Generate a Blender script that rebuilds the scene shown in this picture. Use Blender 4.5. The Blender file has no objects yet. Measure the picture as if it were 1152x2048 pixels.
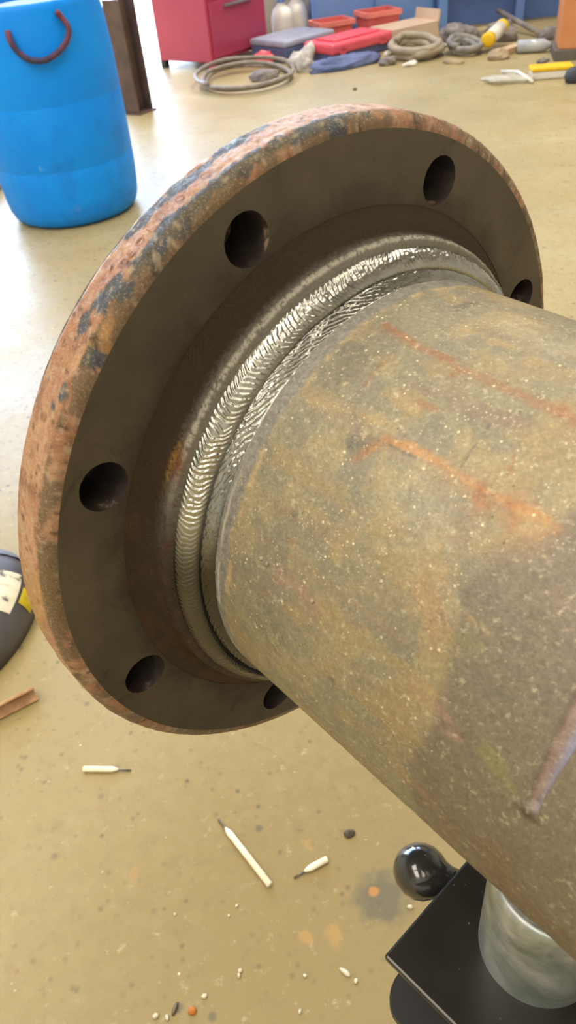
import bpy, bmesh, math, random
import numpy as np
from mathutils import Vector, Matrix, geometry

C = bpy.context.scene
COL = bpy.context.scene.collection
random.seed(7)
RNG = np.random.RandomState(11)

# ------------------------------------------------------------------ camera
cam_d = bpy.data.cameras.new('camera')
cam = bpy.data.objects.new('camera', cam_d)
COL.objects.link(cam)
cam_d.sensor_fit = 'VERTICAL'
cam_d.sensor_height = 7.0
cam_d.lens = 1561.03 / 2048 * 7.0
cam.matrix_world = Matrix((
    (0.994188, 0.107652, 0.0, 0.0),
    (-0.068663, 0.634100, -0.770196, 0.0),
    (-0.082915, 0.765720, 0.637807, 1.0),
    (0, 0, 0, 1)))
cam_d.clip_start = 0.01
cam_d.clip_end = 200
cam_d.dof.use_dof = True
cam_d.dof.focus_distance = 0.36
cam_d.dof.aperture_fstop = 4.6
C.camera = cam

# ------------------------------------------------------------------ world, sun, lamps, exposure
W = bpy.data.worlds.new('world')
C.world = W
W.use_nodes = True
wn = W.node_tree.nodes
wl = W.node_tree.links
wn.clear()
sky = wn.new('ShaderNodeTexSky')
sky.sky_type = 'NISHITA'
sky.sun_disc = False
sky.sun_elevation = math.radians(62)
sky.sun_rotation = math.radians(20)
bg = wn.new('ShaderNodeBackground')
bg.inputs['Strength'].default_value = 2.4
wo = wn.new('ShaderNodeOutputWorld')
wl.new(sky.outputs[0], bg.inputs[0])
wl.new(bg.outputs[0], wo.inputs[0])

sun_d = bpy.data.lights.new('sun', 'SUN')
sun_d.energy = 6.0
sun_d.angle = math.radians(0.6)
sun_d.color = (1.0, 0.95, 0.88)
sun = bpy.data.objects.new('sun', sun_d)
COL.objects.link(sun)
# comes down steeply from beyond the open bay door (+Y)
sun.rotation_euler = Vector((0.05, -0.20, -1.0)).to_track_quat('-Z', 'Y').to_euler()

LAMPS = [  # x, y, z, size x, size y, watts
    (-2.2, -2.6, 4.4, 1.5, 2.6, 135),
    (-2.2, 0.3, 4.4, 1.5, 2.6, 135),
    (-2.2, 3.2, 4.4, 1.5, 2.6, 60),
    (-2.0, 5.4, 4.4, 0.5, 2.0, 60),
    (0.4, 0.6, 4.4, 1.0, 2.6, 30),
    (0.2, -2.6, 4.4, 1.0, 2.6, 50),  # added behind the camera to light the weld and flange face
    (1.6, 2.2, 4.4, 0.8, 2.6, 75),  # added out of view for glints on the upper weld ripples
    (1.8, 5.5, 4.4, 0.5, 2.0, 115),
]
for lx, ly, lz, sx, sy, en in LAMPS:
    ld = bpy.data.lights.new('ceiling_lamp_light', 'AREA')
    ld.shape = 'RECTANGLE'
    ld.size = sx
    ld.size_y = sy
    ld.energy = en
    ld.color = (1.0, 0.92, 0.79)
    lo = bpy.data.objects.new('ceiling_lamp_light', ld)
    lo.location = (lx, ly, lz)
    COL.objects.link(lo)

C.view_settings.view_transform = 'Standard'
C.view_settings.look = 'None'
C.view_settings.gamma = 1
C.view_settings.use_curve_mapping = False
C.view_settings.exposure = -0.10

# ------------------------------------------------------------------ helpers
def lin(r, g, b):
    def f(c):
        c = c / 255.0
        return c / 12.92 if c <= 0.04045 else ((c + 0.055) / 1.055) ** 2.4
    return (f(r), f(g), f(b))

def tag(o, label=None, cat=None, group=None, kind=None):
    if label: o['label'] = label
    if cat: o['category'] = cat
    if group: o['group'] = group
    if kind: o['kind'] = kind
    return o

def empty(name, loc=(0, 0, 0), rz=0.0, label=None, cat=None, group=None):
    o = bpy.data.objects.new(name, None)
    o.empty_display_size = 0.05
    o.location = loc
    o.rotation_euler = (0, 0, rz)
    COL.objects.link(o)
    return tag(o, label, cat, group)

def link(name, me, mat, parent=None, smooth=False):
    if mat is not None:
        me.materials.append(mat)
    if smooth:
        me.polygons.foreach_set('use_smooth', [True] * len(me.polygons))
    o = bpy.data.objects.new(name, me)
    COL.objects.link(o)
    if parent is not None:
        o.parent = parent
    return o

def mesh(name, V, F, mat, parent=None, smooth=False):
    me = bpy.data.meshes.new(name)
    me.from_pydata([tuple(v) for v in V], [], [tuple(f) for f in F])
    me.update()
    return link(name, me, mat, parent, smooth)

def grid_mesh(name, P, mat, parent=None, wrap_v=False, smooth=True, flip=False):
    """P: (nu, nv, 3) array of points; quads between neighbours; fast numpy build"""
    nu, nv = P.shape[:2]
    me = bpy.data.meshes.new(name)
    iu = np.arange(nu - 1)
    iv = np.arange(nv if wrap_v else nv - 1)
    A, B = np.meshgrid(iu, iv, indexing='ij')
    B1 = (B + 1) % nv
    q = np.stack([A * nv + B, (A + 1) * nv + B, (A + 1) * nv + B1, A * nv + B1], -1).reshape(-1, 4)
    if flip:
        q = q[:, ::-1]
    n = len(q)
    me.vertices.add(nu * nv)
    me.vertices.foreach_set('co', P.reshape(-1).astype(np.float32))
    me.loops.add(n * 4)
    me.loops.foreach_set('vertex_index', q.reshape(-1).astype(np.int32))
    me.polygons.add(n)
    me.polygons.foreach_set('loop_start', (np.arange(n) * 4).astype(np.int32))
    me.update(calc_edges=True)
    me.validate()
    return link(name, me, mat, parent, smooth)

def set_attr(o, name, arr):
    """arr (n,3) colour per vertex"""
    a = o.data.attributes.new(name, 'FLOAT_COLOR', 'POINT')
    full = np.ones((len(arr), 4), np.float32)
    full[:, :3] = arr
    a.data.foreach_set('color', full.reshape(-1))

def bm_obj(name, bm, mat, parent=None, smooth=False, loc=None, rot=None):
    bmesh.ops.recalc_face_normals(bm, faces=bm.faces[:])
    me = bpy.data.meshes.new(name)
    bm.to_mesh(me)
    bm.free()
    o = link(name, me, mat, parent, smooth)
    if loc is not None: o.location = loc
    if rot is not None: o.rotation_euler = rot
    return o

def add_box(bm, x0, x1, y0, y1, z0, z1, bev=0.0, seg=2, M=None):
    r = bmesh.ops.create_cube(bm, size=1.0)
    vs = r['verts']
    for v in vs:
        v.co = Vector(((x0 + x1) / 2 + v.co.x * (x1 - x0), (y0 + y1) / 2 + v.co.y * (y1 - y0), (z0 + z1) / 2 + v.co.z * (z1 - z0)))
    geom = vs
    if bev > 0:
        es = list({e for v in vs for e in v.link_edges})
        rr = bmesh.ops.bevel(bm, geom=es, offset=bev, segments=seg, affect='EDGES', profile=0.5)
        geom = list({v for f in rr['faces'] for v in f.verts} | {v for v in vs if v.is_valid})
    if M is not None:
        for v in geom:
            v.co = M @ v.co
    return geom

def box(name, x0, x1, y0, y1, z0, z1, mat, parent=None, bev=0.0, seg=2, M=None, smooth=False):
    bm = bmesh.new()
    add_box(bm, x0, x1, y0, y1, z0, z1, bev, seg, M)
    return bm_obj(name, bm, mat, parent, smooth)

def tube_verts(pts, radii, n=10, close=False):
    pts = [Vector(p) for p in pts]
    if not hasattr(radii, '__len__'):
        radii = [radii] * len(pts)
    V, F = [], []
    up = Vector((0, 0, 1))
    m = len(pts)
    prev = None
    for i, p in enumerate(pts):
        if close:
            t = (pts[(i + 1) % m] - pts[i - 1]).normalized()
        else:
            t = (pts[min(i + 1, m - 1)] - pts[max(i - 1, 0)]).normalized()
        if prev is None:
            a = up if abs(t.z) < 0.9 else Vector((1, 0, 0))
            u = t.cross(a).normalized()
        else:
            u = (prev - t * prev.dot(t)).normalized()
        prev = u
        w = t.cross(u)
        for k in range(n):
            ang = 2 * math.pi * k / n
            V.append(p + (u * math.cos(ang) + w * math.sin(ang)) * radii[i])
    rng = m if close else m - 1
    for i in range(rng):
        for k in range(n):
            a, b = i * n + k, i * n + (k + 1) % n
            c, d = ((i + 1) % m) * n + (k + 1) % n, ((i + 1) % m) * n + k
            F.append((a, b, c, d))
    if not close:
        F.append(tuple(reversed(range(n))))
        F.append(tuple((m - 1) * n + k for k in range(n)))
    return V, F

def tube(name, pts, radii, mat, parent=None, n=10, close=False, smooth=True):
    V, F = tube_verts(pts, radii, n, close)
    return mesh(name, V, F, mat, parent, smooth)

def spline(pts, k=8, close=False):
    """Catmull-Rom through pts"""
    P = [Vector(p) for p in pts]
    n = len(P)
    out = []
    for i in range(n if close else n - 1):
        if close:
            p0, p1, p2, p3 = P[i - 1], P[i], P[(i + 1) % n], P[(i + 2) % n]
        else:
            p0, p1, p2, p3 = P[max(i - 1, 0)], P[i], P[i + 1], P[min(i + 2, n - 1)]
        for j in range(k):
            t = j / k
            out.append(0.5 * ((2 * p1) + (p2 - p0) * t + (2 * p0 - 5 * p1 + 4 * p2 - p3) * t * t + (3 * p1 - p0 - 3 * p2 + p3) * t ** 3))
    if not close:
        out.append(P[-1])
    return out

def lathe(name, prof, mat, parent=None, n=48, smooth=True, axis='z', caps=True):
    """prof: list of (r, z)"""
    V, F = [], []
    for r, z in prof:
        for k in range(n):
            a = 2 * math.pi * k / n
            V.append((r * math.cos(a), r * math.sin(a), z))
    m = len(prof)
    for i in range(m - 1):
        for k in range(n):
            F.append((i * n + k, i * n + (k + 1) % n, (i + 1) * n + (k + 1) % n, (i + 1) * n + k))
    if caps:
        if prof[0][0] > 1e-6: F.append(tuple(reversed(range(n))))
        if prof[-1][0] > 1e-6: F.append(tuple((m - 1) * n + k for k in range(n)))
    return mesh(name, V, F, mat, parent, smooth)

def blob(name, rx, ry, rz, mat, parent=None, amp=0.2, freq=2.0, sub=3, seed=0, flat=True, loc=None, rot=None, smooth=True):
    """crumpled lump resting on z=0"""
    bm = bmesh.new()
    bmesh.ops.create_icosphere(bm, subdivisions=sub, radius=1.0)
    r = np.random.RandomState(seed)
    K = r.randn(7, 3) * freq
    ph = r.rand(7) * 6.28
    for v in bm.verts:
        s = sum(math.sin(K[i] @ np.array(v.co) + ph[i]) for i in range(7)) / 7 * 2
        v.co *= 1 + amp * s
        v.co = Vector((v.co.x * rx, v.co.y * ry, v.co.z * rz))
    if flat:
        zm = -rz * 0.55
        for v in bm.verts:
            v.co.z = max(v.co.z, zm) - zm
    return bm_obj(name, bm, mat, parent, smooth, loc, rot)

def copy_tree(o, parent=None):
    c = o.copy()
    COL.objects.link(c)
    if parent is not None:
        c.parent = parent
    for ch in list(o.children):
        copy_tree(ch, c)
    return c

# ---- numpy value noise
_H = RNG.rand(4096)
def vnoise(x, y, seed=0):
    xi = np.floor(x).astype(np.int64); yi = np.floor(y).astype(np.int64)
    fx = x - xi; fy = y - yi
    fx = fx * fx * (3 - 2 * fx); fy = fy * fy * (3 - 2 * fy)
    def h(a, b): return _H[(a * 157 + b * 1013 + seed * 331 + (a * b) % 97 * 13) % 4096]
    return (h(xi, yi) * (1 - fx) + h(xi + 1, yi) * fx) * (1 - fy) + (h(xi, yi + 1) * (1 - fx) + h(xi + 1, yi + 1) * fx) * fy
def fbm(x, y, oct=4, seed=0):
    s = 0; a = 0.5; t = 0
    for i in range(oct):
        s = s + a * vnoise(x * 2 ** i, y * 2 ** i, seed + i); t += a; a *= 0.55
    return s / t
def sstep(a, b, x):
    t = np.clip((x - a) / (b - a), 0, 1)
    return t * t * (3 - 2 * t)

# ---- materials
class N:
    """tiny node-tree writer"""
    def __init__(s, name):
        s.m = bpy.data.materials.new(name); s.m.use_nodes = True
        s.t = s.m.node_tree; s.b = s.t.nodes['Principled BSDF']
        s.co = s.t.nodes.new('ShaderNodeTexCoord')
    def put(s, sock, v):
        if isinstance(v, bpy.types.NodeSocket): s.t.links.new(v, sock)
        elif isinstance(v, (tuple, list)) and len(v) == 3 and sock.type == 'RGBA': sock.default_value = (*v, 1)
        else: sock.default_value = v
    def noise(s, scale, detail=4, rough=0.55, vec=None, dist=0.0):
        n = s.t.nodes.new('ShaderNodeTexNoise')
        s.t.links.new(vec or s.co.outputs['Object'], n.inputs['Vector'])
        n.inputs['Scale'].default_value = scale; n.inputs['Detail'].default_value = detail
        n.inputs['Roughness'].default_value = rough; n.inputs['Distortion'].default_value = dist
        return n.outputs['Fac']
    def voro(s, scale, feature='F1', vec=None, rnd=1.0, out='Distance'):
        n = s.t.nodes.new('ShaderNodeTexVoronoi'); n.feature = feature
        s.t.links.new(vec or s.co.outputs['Object'], n.inputs['Vector'])
        n.inputs['Scale'].default_value = scale; n.inputs['Randomness'].default_value = rnd
        return n.outputs[out]
    def ramp(s, fac, stops, interp='LINEAR'):
        n = s.t.nodes.new('ShaderNodeValToRGB'); n.color_ramp.interpolation = interp
        e = n.color_ramp.elements
        while len(e) < len(stops): e.new(0.5)
        for k, (p, c) in enumerate(stops):
            e[k].position = p
            e[k].color = (*c, 1) if isinstance(c, (tuple, list)) else (c, c, c, 1)
        s.put(n.inputs[0], fac)
        return n.outputs[0]
    def mix(s, fac, a, b, mode='MIX'):
        n = s.t.nodes.new('ShaderNodeMix'); n.data_type = 'RGBA'; n.blend_type = mode
        s.put(n.inputs[0], fac); s.put(n.inputs[6], a); s.put(n.inputs[7], b)
        return n.outputs[2]
    def math(s, op, a, b=0.0):
        n = s.t.nodes.new('ShaderNodeMath'); n.operation = op
        s.put(n.inputs[0], a); s.put(n.inputs[1], b)
        return n.outputs[0]
    def attr(s, name, out='Color'):
        n = s.t.nodes.new('ShaderNodeAttribute'); n.attribute_name = name
        return n.outputs[out]
    def bump(s, h, strength=0.3, dist=0.01):
        n = s.t.nodes.new('ShaderNodeBump')
        n.inputs['Strength'].default_value = strength; n.inputs['Distance'].default_value = dist
        s.put(n.inputs['Height'], h)
        s.t.links.new(n.outputs[0], s.b.inputs['Normal'])
    def mapping(s, scale):
        n = s.t.nodes.new('ShaderNodeMapping'); n.inputs['Scale'].default_value = scale
        s.t.links.new(s.co.outputs['Object'], n.inputs['Vector'])
        return n.outputs[0]
    def set(s, base=None, rough=None, metal=None, **kw):
        if base is not None: s.put(s.b.inputs['Base Color'], base)
        if rough is not None: s.put(s.b.inputs['Roughness'], rough)
        if metal is not None: s.put(s.b.inputs['Metallic'], metal)
        for k, v in kw.items(): s.put(s.b.inputs[k.replace('_', ' ')], v)
        return s.m

def simple(name, c1, c2=None, rough=0.5, metal=0.0, scale=8.0, bump=0.0, bscale=60, **kw):
    n = N(name)
    if c2 is None:
        c2 = tuple(x * 0.8 for x in c1)
    col = n.ramp(n.noise(scale, 5), [(0.35, c2), (0.65, c1)])
    if bump: n.bump(n.noise(bscale, 4), bump, 0.004)
    return n.set(col, rough, metal, **kw)

# ------------------------------------------------------------------ the building
def concrete():
    n = N('shop_concrete')
    big = n.noise(0.9, 5, 0.6)
    mid = n.noise(5.0, 6, 0.65, dist=0.4)
    col = n.ramp(big, [(0.30, lin(152, 138, 100)), (0.52, lin(170, 156, 116)), (0.72, lin(190, 177, 138))])
    col = n.mix(n.ramp(mid, [(0.38, 0.0), (0.62, 0.75)]), col, lin(164, 145, 98))
    fine = n.noise(60, 4, 0.7)
    col = n.mix(n.ramp(fine, [(0.45, 0.0), (0.75, 0.30)]), col, lin(150, 134, 98))
    # soft shade under the pipe painted into the floor colour, and one black spill
    wob = n.noise(40, 4)
    def spot(x, y, r, soft):
        v = n.t.nodes.new('ShaderNodeVectorMath'); v.operation = 'DISTANCE'
        n.t.links.new(n.co.outputs['Object'], v.inputs[0]); v.inputs[1].default_value = (x, y, 0)
        d = n.math('ADD', v.outputs['Value'], n.math('MULTIPLY', n.math('SUBTRACT', wob, 0.5), soft))
        return n.ramp(n.math('DIVIDE', d, r), [(0.55, 1.0), (1.0, 0.0)])
    col = n.mix(n.math('MULTIPLY', spot(0.05, 0.20, 0.62, 0.35), 0.9), col, lin(122, 105, 62))
    col = n.mix(n.math('MULTIPLY', spot(-0.1, 0.3, 1.9, 0.9), 0.6), col, lin(134, 116, 68))
    # oil specks: small dark dots where a second noise allows them
    vor = n.voro(55)
    allow = n.ramp(n.noise(14, 3), [(0.42, 0.0), (0.56, 1.0)])
    dots = n.math('MULTIPLY', n.ramp(vor, [(0.10, 1.0), (0.28, 0.0)]), allow)
    col = n.mix(n.math('MULTIPLY', dots, n.ramp(n.noise(31, 2), [(0.40, 0.15), (0.62, 0.75)])), col, lin(84, 76, 50))
    vor2 = n.voro(23)
    allow2 = n.ramp(n.noise(9, 2), [(0.47, 0.0), (0.55, 1.0)])
    dots2 = n.math('MULTIPLY', n.ramp(vor2, [(0.07, 1.0), (0.16, 0.0)]), allow2)
    col = n.mix(n.math('MULTIPLY', dots2, 0.75), col, lin(88, 82, 64))
    rust = n.math('MULTIPLY', n.ramp(n.noise(17, 4), [(0.66, 0.0), (0.76, 1.0)]), 0.45)
    col = n.mix(rust, col, lin(190, 140, 70))
    col = n.mix(n.ramp(n.noise(34, 6, 0.75), [(0.54, 0.0), (0.66, 0.45)]), col, lin(118, 102, 66))
    col = n.mix(n.ramp(n.noise(48, 5, 0.75), [(0.60, 0.0), (0.70, 0.35)]), col, lin(206, 192, 150))
    crumb = n.math('MULTIPLY', n.ramp(n.voro(38), [(0.04, 1.0), (0.08, 0.0)]), n.ramp(n.noise(6, 2), [(0.50, 0.0), (0.60, 1.0)]))
    col = n.mix(n.math('MULTIPLY', crumb, 0.8), col, lin(226, 214, 180))
    col = n.mix(n.math('MULTIPLY', spot(0.066, 0.437, 0.040, 0.05), 0.75), col, lin(82, 78, 62))
    col = n.mix(n.math('MULTIPLY', spot(0.056, 0.446, 0.008, 0.008), 0.8), col, lin(178, 120, 50))
    col = n.mix(n.math('MULTIPLY', spot(0.0, 0.395, 0.016, 0.04), 0.35), col, lin(186, 136, 64))
    col = n.mix(n.math('MULTIPLY', spot(-0.035, 0.40, 0.010, 0.03), 0.35), col, lin(188, 140, 64))
    col = n.mix(n.math('MULTIPLY', spot(-0.02, 0.515, 0.010, 0.03), 0.3), col, lin(186, 140, 74))
    n.bump(n.noise(90, 4, 0.7), 0.12, 0.003)
    rg = n.ramp(n.noise(3, 4), [(0.3, 0.34), (0.7, 0.52)])
    return n.set(col, rg)

M_floor = concrete()
M_apron = simple('outdoor_concrete', lin(205, 200, 188), lin(185, 180, 168), 0.8, scale=2)
M_wall = simple('painted_wall', lin(205, 203, 196), lin(190, 188, 180), 0.7, scale=2)
M_ceil = simple('ceiling_sheet', lin(190, 190, 185), lin(170, 170, 166), 0.7, scale=2)
M_trim = simple('grey_trim', lin(120, 124, 130), lin(100, 104, 110), 0.5)
M_glass = bpy.data.materials.new('window_glass'); M_glass.use_nodes = True
_t = M_glass.node_tree; _t.nodes.clear()
_o = _t.nodes.new('ShaderNodeOutputMaterial'); _mx = _t.nodes.new('ShaderNodeMixShader')
_tr = _t.nodes.new('ShaderNodeBsdfTransparent'); _gl = _t.nodes.new('ShaderNodeBsdfGlossy')
_gl.inputs['Roughness'].default_value = 0.02; _mx.inputs[0].default_value = 0.07
_t.links.new(_tr.outputs[0], _mx.inputs[1]); _t.links.new(_gl.outputs[0], _mx.inputs[2]); _t.links.new(_mx.outputs[0], _o.inputs[0])

def struct(name, parts, mat):
    bm = bmesh.new()
    for p in parts:
        add_box(bm, *p)
    return tag(bm_obj(name, bm, mat), kind='structure')

YB = 6.75      # inner face of the back wall
struct('floor', [(-6, 4.5, -4, YB + 0.15, -0.15, 0)], M_floor)
struct('floor_apron', [(-14, 10, YB + 0.15, 20, -0.17, -0.02)], M_apron)
# back wall: open bay door on the left (x -4.4..-0.34), window above the bench on the right
DX0, DX1, DH = -4.4, -0.34, 3.8
WX0, WX1, WZ0, WZ1 = 0.15, 1.05, 1.25, 3.1
struct('wall_back', [(-6, DX0, YB, YB + 0.15, 0, 5), (DX0, DX1, YB, YB + 0.15, DH, 5), (DX1, WX0, YB, YB + 0.15, 0, 5),
                     (WX0, WX1, YB, YB + 0.15, 0, WZ0), (WX0, WX1, YB, YB + 0.15, WZ1, 5), (WX1, 4.5, YB, YB + 0.15, 0, 5)], M_wall)
struct('wall_left', [(-6.15, -6, -4.15, YB + 0.15, 0, 5)], M_wall)
struct('wall_right', [(4.5, 4.65, -4.15, YB + 0.15, 0, 5)], M_wall)
struct('wall_front', [(-6, 4.5, -4.15, -4, 0, 5)], M_wall)
struct('ceiling', [(-6.15, 4.65, -4.15, YB + 0.15, 5, 5.12)], M_ceil)
struct('trim_1', [(DX0 - 0.1, DX0, YB - 0.02, YB + 0.17, 0, DH + 0.1), (DX1, DX1 + 0.1, YB - 0.02, YB + 0.17, 0, DH + 0.1),
                  (DX0, DX1, YB - 0.02, YB + 0.17, DH, DH + 0.1)], M_trim)
win = struct('window_1', [(WX0, WX0 + 0.05, YB + 0.02, YB + 0.1, WZ0, WZ1), (WX1 - 0.05, WX1, YB + 0.02, YB + 0.1, WZ0, WZ1),
                          (WX0 + 0.05, WX1 - 0.05, YB + 0.02, YB + 0.1, WZ0, WZ0 + 0.05), (WX0 + 0.05, WX1 - 0.05, YB + 0.02, YB + 0.1, WZ1 - 0.05, WZ1),
                          (0.58, 0.62, YB + 0.02, YB + 0.1, WZ0 + 0.05, WZ1 - 0.05)], M_trim)
for a, b in ((WX0 + 0.05, 0.58), (0.62, WX1 - 0.05)):
    box('window_pane', a, b, YB + 0.055, YB + 0.061, WZ0 + 0.05, WZ1 - 0.05, M_glass, win)
M_lampbody = simple('lamp_housing', lin(225, 225, 222), rough=0.4)
for i, (lx, ly, lz, sx, sy, en) in enumerate(LAMPS):
    lamp = empty('unseen_ceiling_lamp', (lx, ly, 5), 0, 'unseen white ceiling lamp panel hung over the workshop floor', 'lamp', 'unseen ceiling lamps')
    box('lamp_housing', -sx / 2 - 0.04, sx / 2 + 0.04, -sy / 2 - 0.04, sy / 2 + 0.04, lz - 5 + 0.02, lz - 5 + 0.10, M_lampbody, lamp, 0.01)
    for yy in (-0.8, 0.8):
        box('unseen_lamp_hanger', -0.01, 0.01, yy - 0.01, yy + 0.01, lz - 5 + 0.10, 0, M_lampbody, lamp)

# ------------------------------------------------------------------ the pipe with its flange
PX = empty('flanged_pipe', (0.027634, 0.269298, 0.796146), math.atan2(-0.804539, 0.593899),
           'rusty steel pipe with a wide bolt-hole flange welded on its end', 'pipe')
# local frame: X along the pipe (0 = face of the flange), theta 0 = left side (-Y), 90 = top (+Z)
RP, RO, RF, TH = 0.088, 0.1397, 0.1343, 0.0202

def ring(S, R, T):
    """S, R, T broadcastable arrays -> local points"""
    S, R, T = np.broadcast_arrays(S, R, T)
    return np.stack([S, -R * np.cos(T), R * np.sin(T)], -1)

PAL = {'rust': lin(160, 112, 76), 'orange': lin(188, 136, 82), 'rustpale': lin(166, 130, 96), 'ochre': lin(174, 150, 106),
       'mauve': lin(136, 114, 102), 'grey': lin(124, 116, 100), 'dgrey': lin(92, 88, 82), 'pink': lin(172, 138, 114),
       'pale': lin(198, 186, 158), 'olive': lin(148, 140, 92), 'brown': lin(122, 96, 70)}
STROKES = [
    ([(0.0373, 80.1), (0.0529, 78.2), (0.0632, 78.1), (0.0712, 77.2)], 0.0022, 'rust', 0.8),
    ([(0.0738, 77.3), (0.0839, 77.1), (0.0936, 77.0), (0.1097, 76.7)], 0.0024, 'rust', 0.6),
    ([(0.0677, 78.4), (0.0726, 76.5), (0.0714, 74.8)], 0.0016, 'rust', 0.9),
    ([(0.1054, 77.9), (0.1115, 76.7)], 0.004, 'rust', 0.7),
    ([(0.0668, 53.1), (0.0694, 56.8), (0.0779, 57.8), (0.0881, 57.8), (0.0982, 57.3), (0.111, 57.5), (0.1228, 57.7)], 0.002, 'orange', 0.85),
    ([(0.0645, 50.7), (0.0668, 54.9), (0.0696, 57.5)], 0.0026, 'rust', 0.7),
    ([(0.0919, 56.8), (0.1028, 56.2), (0.1107, 56.4)], 0.0055, 'rustpale', 0.5),
    ([(0.1037, 57.6), (0.1061, 54.7)], 0.004, 'rust', 0.8),
    ([(0.1146, 57.8), (0.1174, 53.7)], 0.004, 'rust', 0.8),
    ([(0.1173, 58.7), (0.1241, 57.2), (0.1226, 53.7)], 0.006, 'orange', 0.5),
    ([(0.0505, 64.8), (0.0494, 69.5), (0.0502, 73.4)], 0.0012, 'rust', 0.7),
    ([(0.0635, 69.0), (0.0741, 69.8), (0.0895, 70.4), (0.1016, 71.5)], 0.0045, 'mauve', 0.5),
    ([(0.0376, 57.0), (0.0509, 58.2), (0.0641, 59.4)], 0.003, 'ochre', 0.7),
    ([(0.0633, 66.2), (0.0711, 64.7), (0.0702, 63.2)], 0.003, 'ochre', 0.6),
    ([(0.0707, 66.6), (0.0762, 66.7)], 0.0018, 'rust', 0.7),
    ([(0.0367, 71.7), (0.0434, 67.6), (0.0418, 66.4)], 0.0105, 'grey', 0.75),
    ([(0.0552, 57.9), (0.0608, 54.2)], 0.0045, 'grey', 0.7),
    ([(0.0576, 53.8), (0.0633, 55.2)], 0.006, 'dgrey', 0.6),
    ([(0.0483, 94.0), (0.0483, 102.4), (0.0526, 105.9)], 0.0022, 'dgrey', 0.7),
    ([(0.0603, 87.8), (0.066, 88.7)], 0.002, 'ochre', 0.9),
    ([(0.0701, 87.7), (0.0768, 88.2)], 0.0024, 'ochre', 0.8),
    ([(0.086, 86.4), (0.1011, 86.5)], 0.004, 'ochre', 0.5),
    ([(0.0935, 68.5), (0.0944, 62.7), (0.0947, 58.9)], 0.0004, 'dgrey', 0.6),
    ([(0.0604, 55.8), (0.0737, 56.5), (0.0812, 56.6)], 0.0006, 'dgrey', 0.6),
    ([(0.1049, 65.8), (0.1074, 62.1)], 0.0012, 'rust', 0.6),
    ([(0.0551, 21.8), (0.0634, 22.0), (0.0721, 20.7)], 0.006, 'pink', 0.6),
    ([(0.0536, 38.4), (0.0679, 37.6), (0.0762, 37.8)], 0.0035, 'ochre', 0.5),
    ([(0.0709, 35.4), (0.074, 34.3)], 0.006, 'ochre', 0.7),
    ([(0.0885, 37.4), (0.0997, 39.4), (0.1047, 43.3)], 0.008, 'ochre', 0.6),
    ([(0.1065, 44.9), (0.1138, 50.5), (0.1212, 55.1)], 0.008, 'ochre', 0.5),
    ([(0.0864, 30.3), (0.0967, 32.2), (0.1082, 33.7)], 0.008, 'ochre', 0.35),
    ([(0.1057, 36.7), (0.1127, 34.5), (0.1149, 29.5)], 0.006, 'rustpale', 0.5),
    ([(0.1054, 13.8), (0.11, 11.2), (0.1097, 2.4), (0.1137, -1.3)], 0.006, 'ochre', 0.4),
    ([(0.1137, 20.4), (0.1225, 20.3), (0.1283, 18.9)], 0.004, 'pink', 0.6),
    ([(0.1234, 18.6), (0.1359, 19.7), (0.145, 17.2)], 0.002, 'dgrey', 0.4),
    ([(0.1376, 19.6), (0.145, 17.2), (0.1496, 15.4)], 0.004, 'olive', 0.6),
    ([(0.1137, -2.2), (0.1234, -2.3), (0.1253, -4.4)], 0.0035, 'rustpale', 0.6),
    ([(0.1234, -4.2), (0.1326, -7.5), (0.1464, -1.3), (0.1515, -13.5)], 0.007, 'brown', 0.5),
    ([(0.1179, 27.7), (0.1212, 34.1), (0.1254, 34.9)], 0.006, 'olive', 0.35),
    ([(0.1197, 37.8), (0.1256, 37.4)], 0.0018, 'ochre', 0.7),
    ([(0.1218, 38.2), (0.1237, 36.9)], 0.0012, 'dgrey', 0.6),
    ([(0.0554, 30.0), (0.0568, 30.0)], 0.002, 'rust', 0.6),
    ([(0.0537, 34.8), (0.0546, 34.3)], 0.0022, 'dgrey', 0.9),
    ([(0.0556, 36.3), (0.0564, 35.4)], 0.001, 'pale', 0.9),
    ([(0.0545, 11.3), (0.0599, 6.8), (0.0552, -0.4)], 0.005, 'grey', 0.4),
    ([(0.0386, 9.9), (0.052, 4.4), (0.0596, 2.0)], 0.004, 'grey', 0.35),
    ([(0.0837, 8.2), (0.0849, 7.9)], 0.0015, 'dgrey', 0.8),
    ([(0.0747, -19.9), (0.0887, -14.9), (0.1025, -15.0)], 0.002, 'brown', 0.5),
    ([(0.0612, 66.2), (0.0626, 65.9)], 0.0016, 'pale', 0.9),
    ([(0.0987, 49.1), (0.1028, 48.5)], 0.01, 'pale', 0.2),
    ([(0.0854, 53.0), (0.0933, 52.5), (0.0933, 49.3)], 0.01, 'pale', 0.25),
    ([(0.1317, 50.5), (0.1389, 48.7), (0.1429, 41.4)], 0.012, 'mauve', 0.25),
    ([(0.0656, 97.9), (0.085, 93.5), (0.0919, 95.1)], 0.008, 'pale', 0.3),
]


def angles(lo, hi, dense, coarse):
    """theta samples over a full turn (degrees), dense between lo and hi"""
    a = np.arange(lo, hi, dense)
    b = np.arange(hi, lo + 360 - 1e-6, coarse)
    return np.radians(np.concatenate([a, b]))

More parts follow.
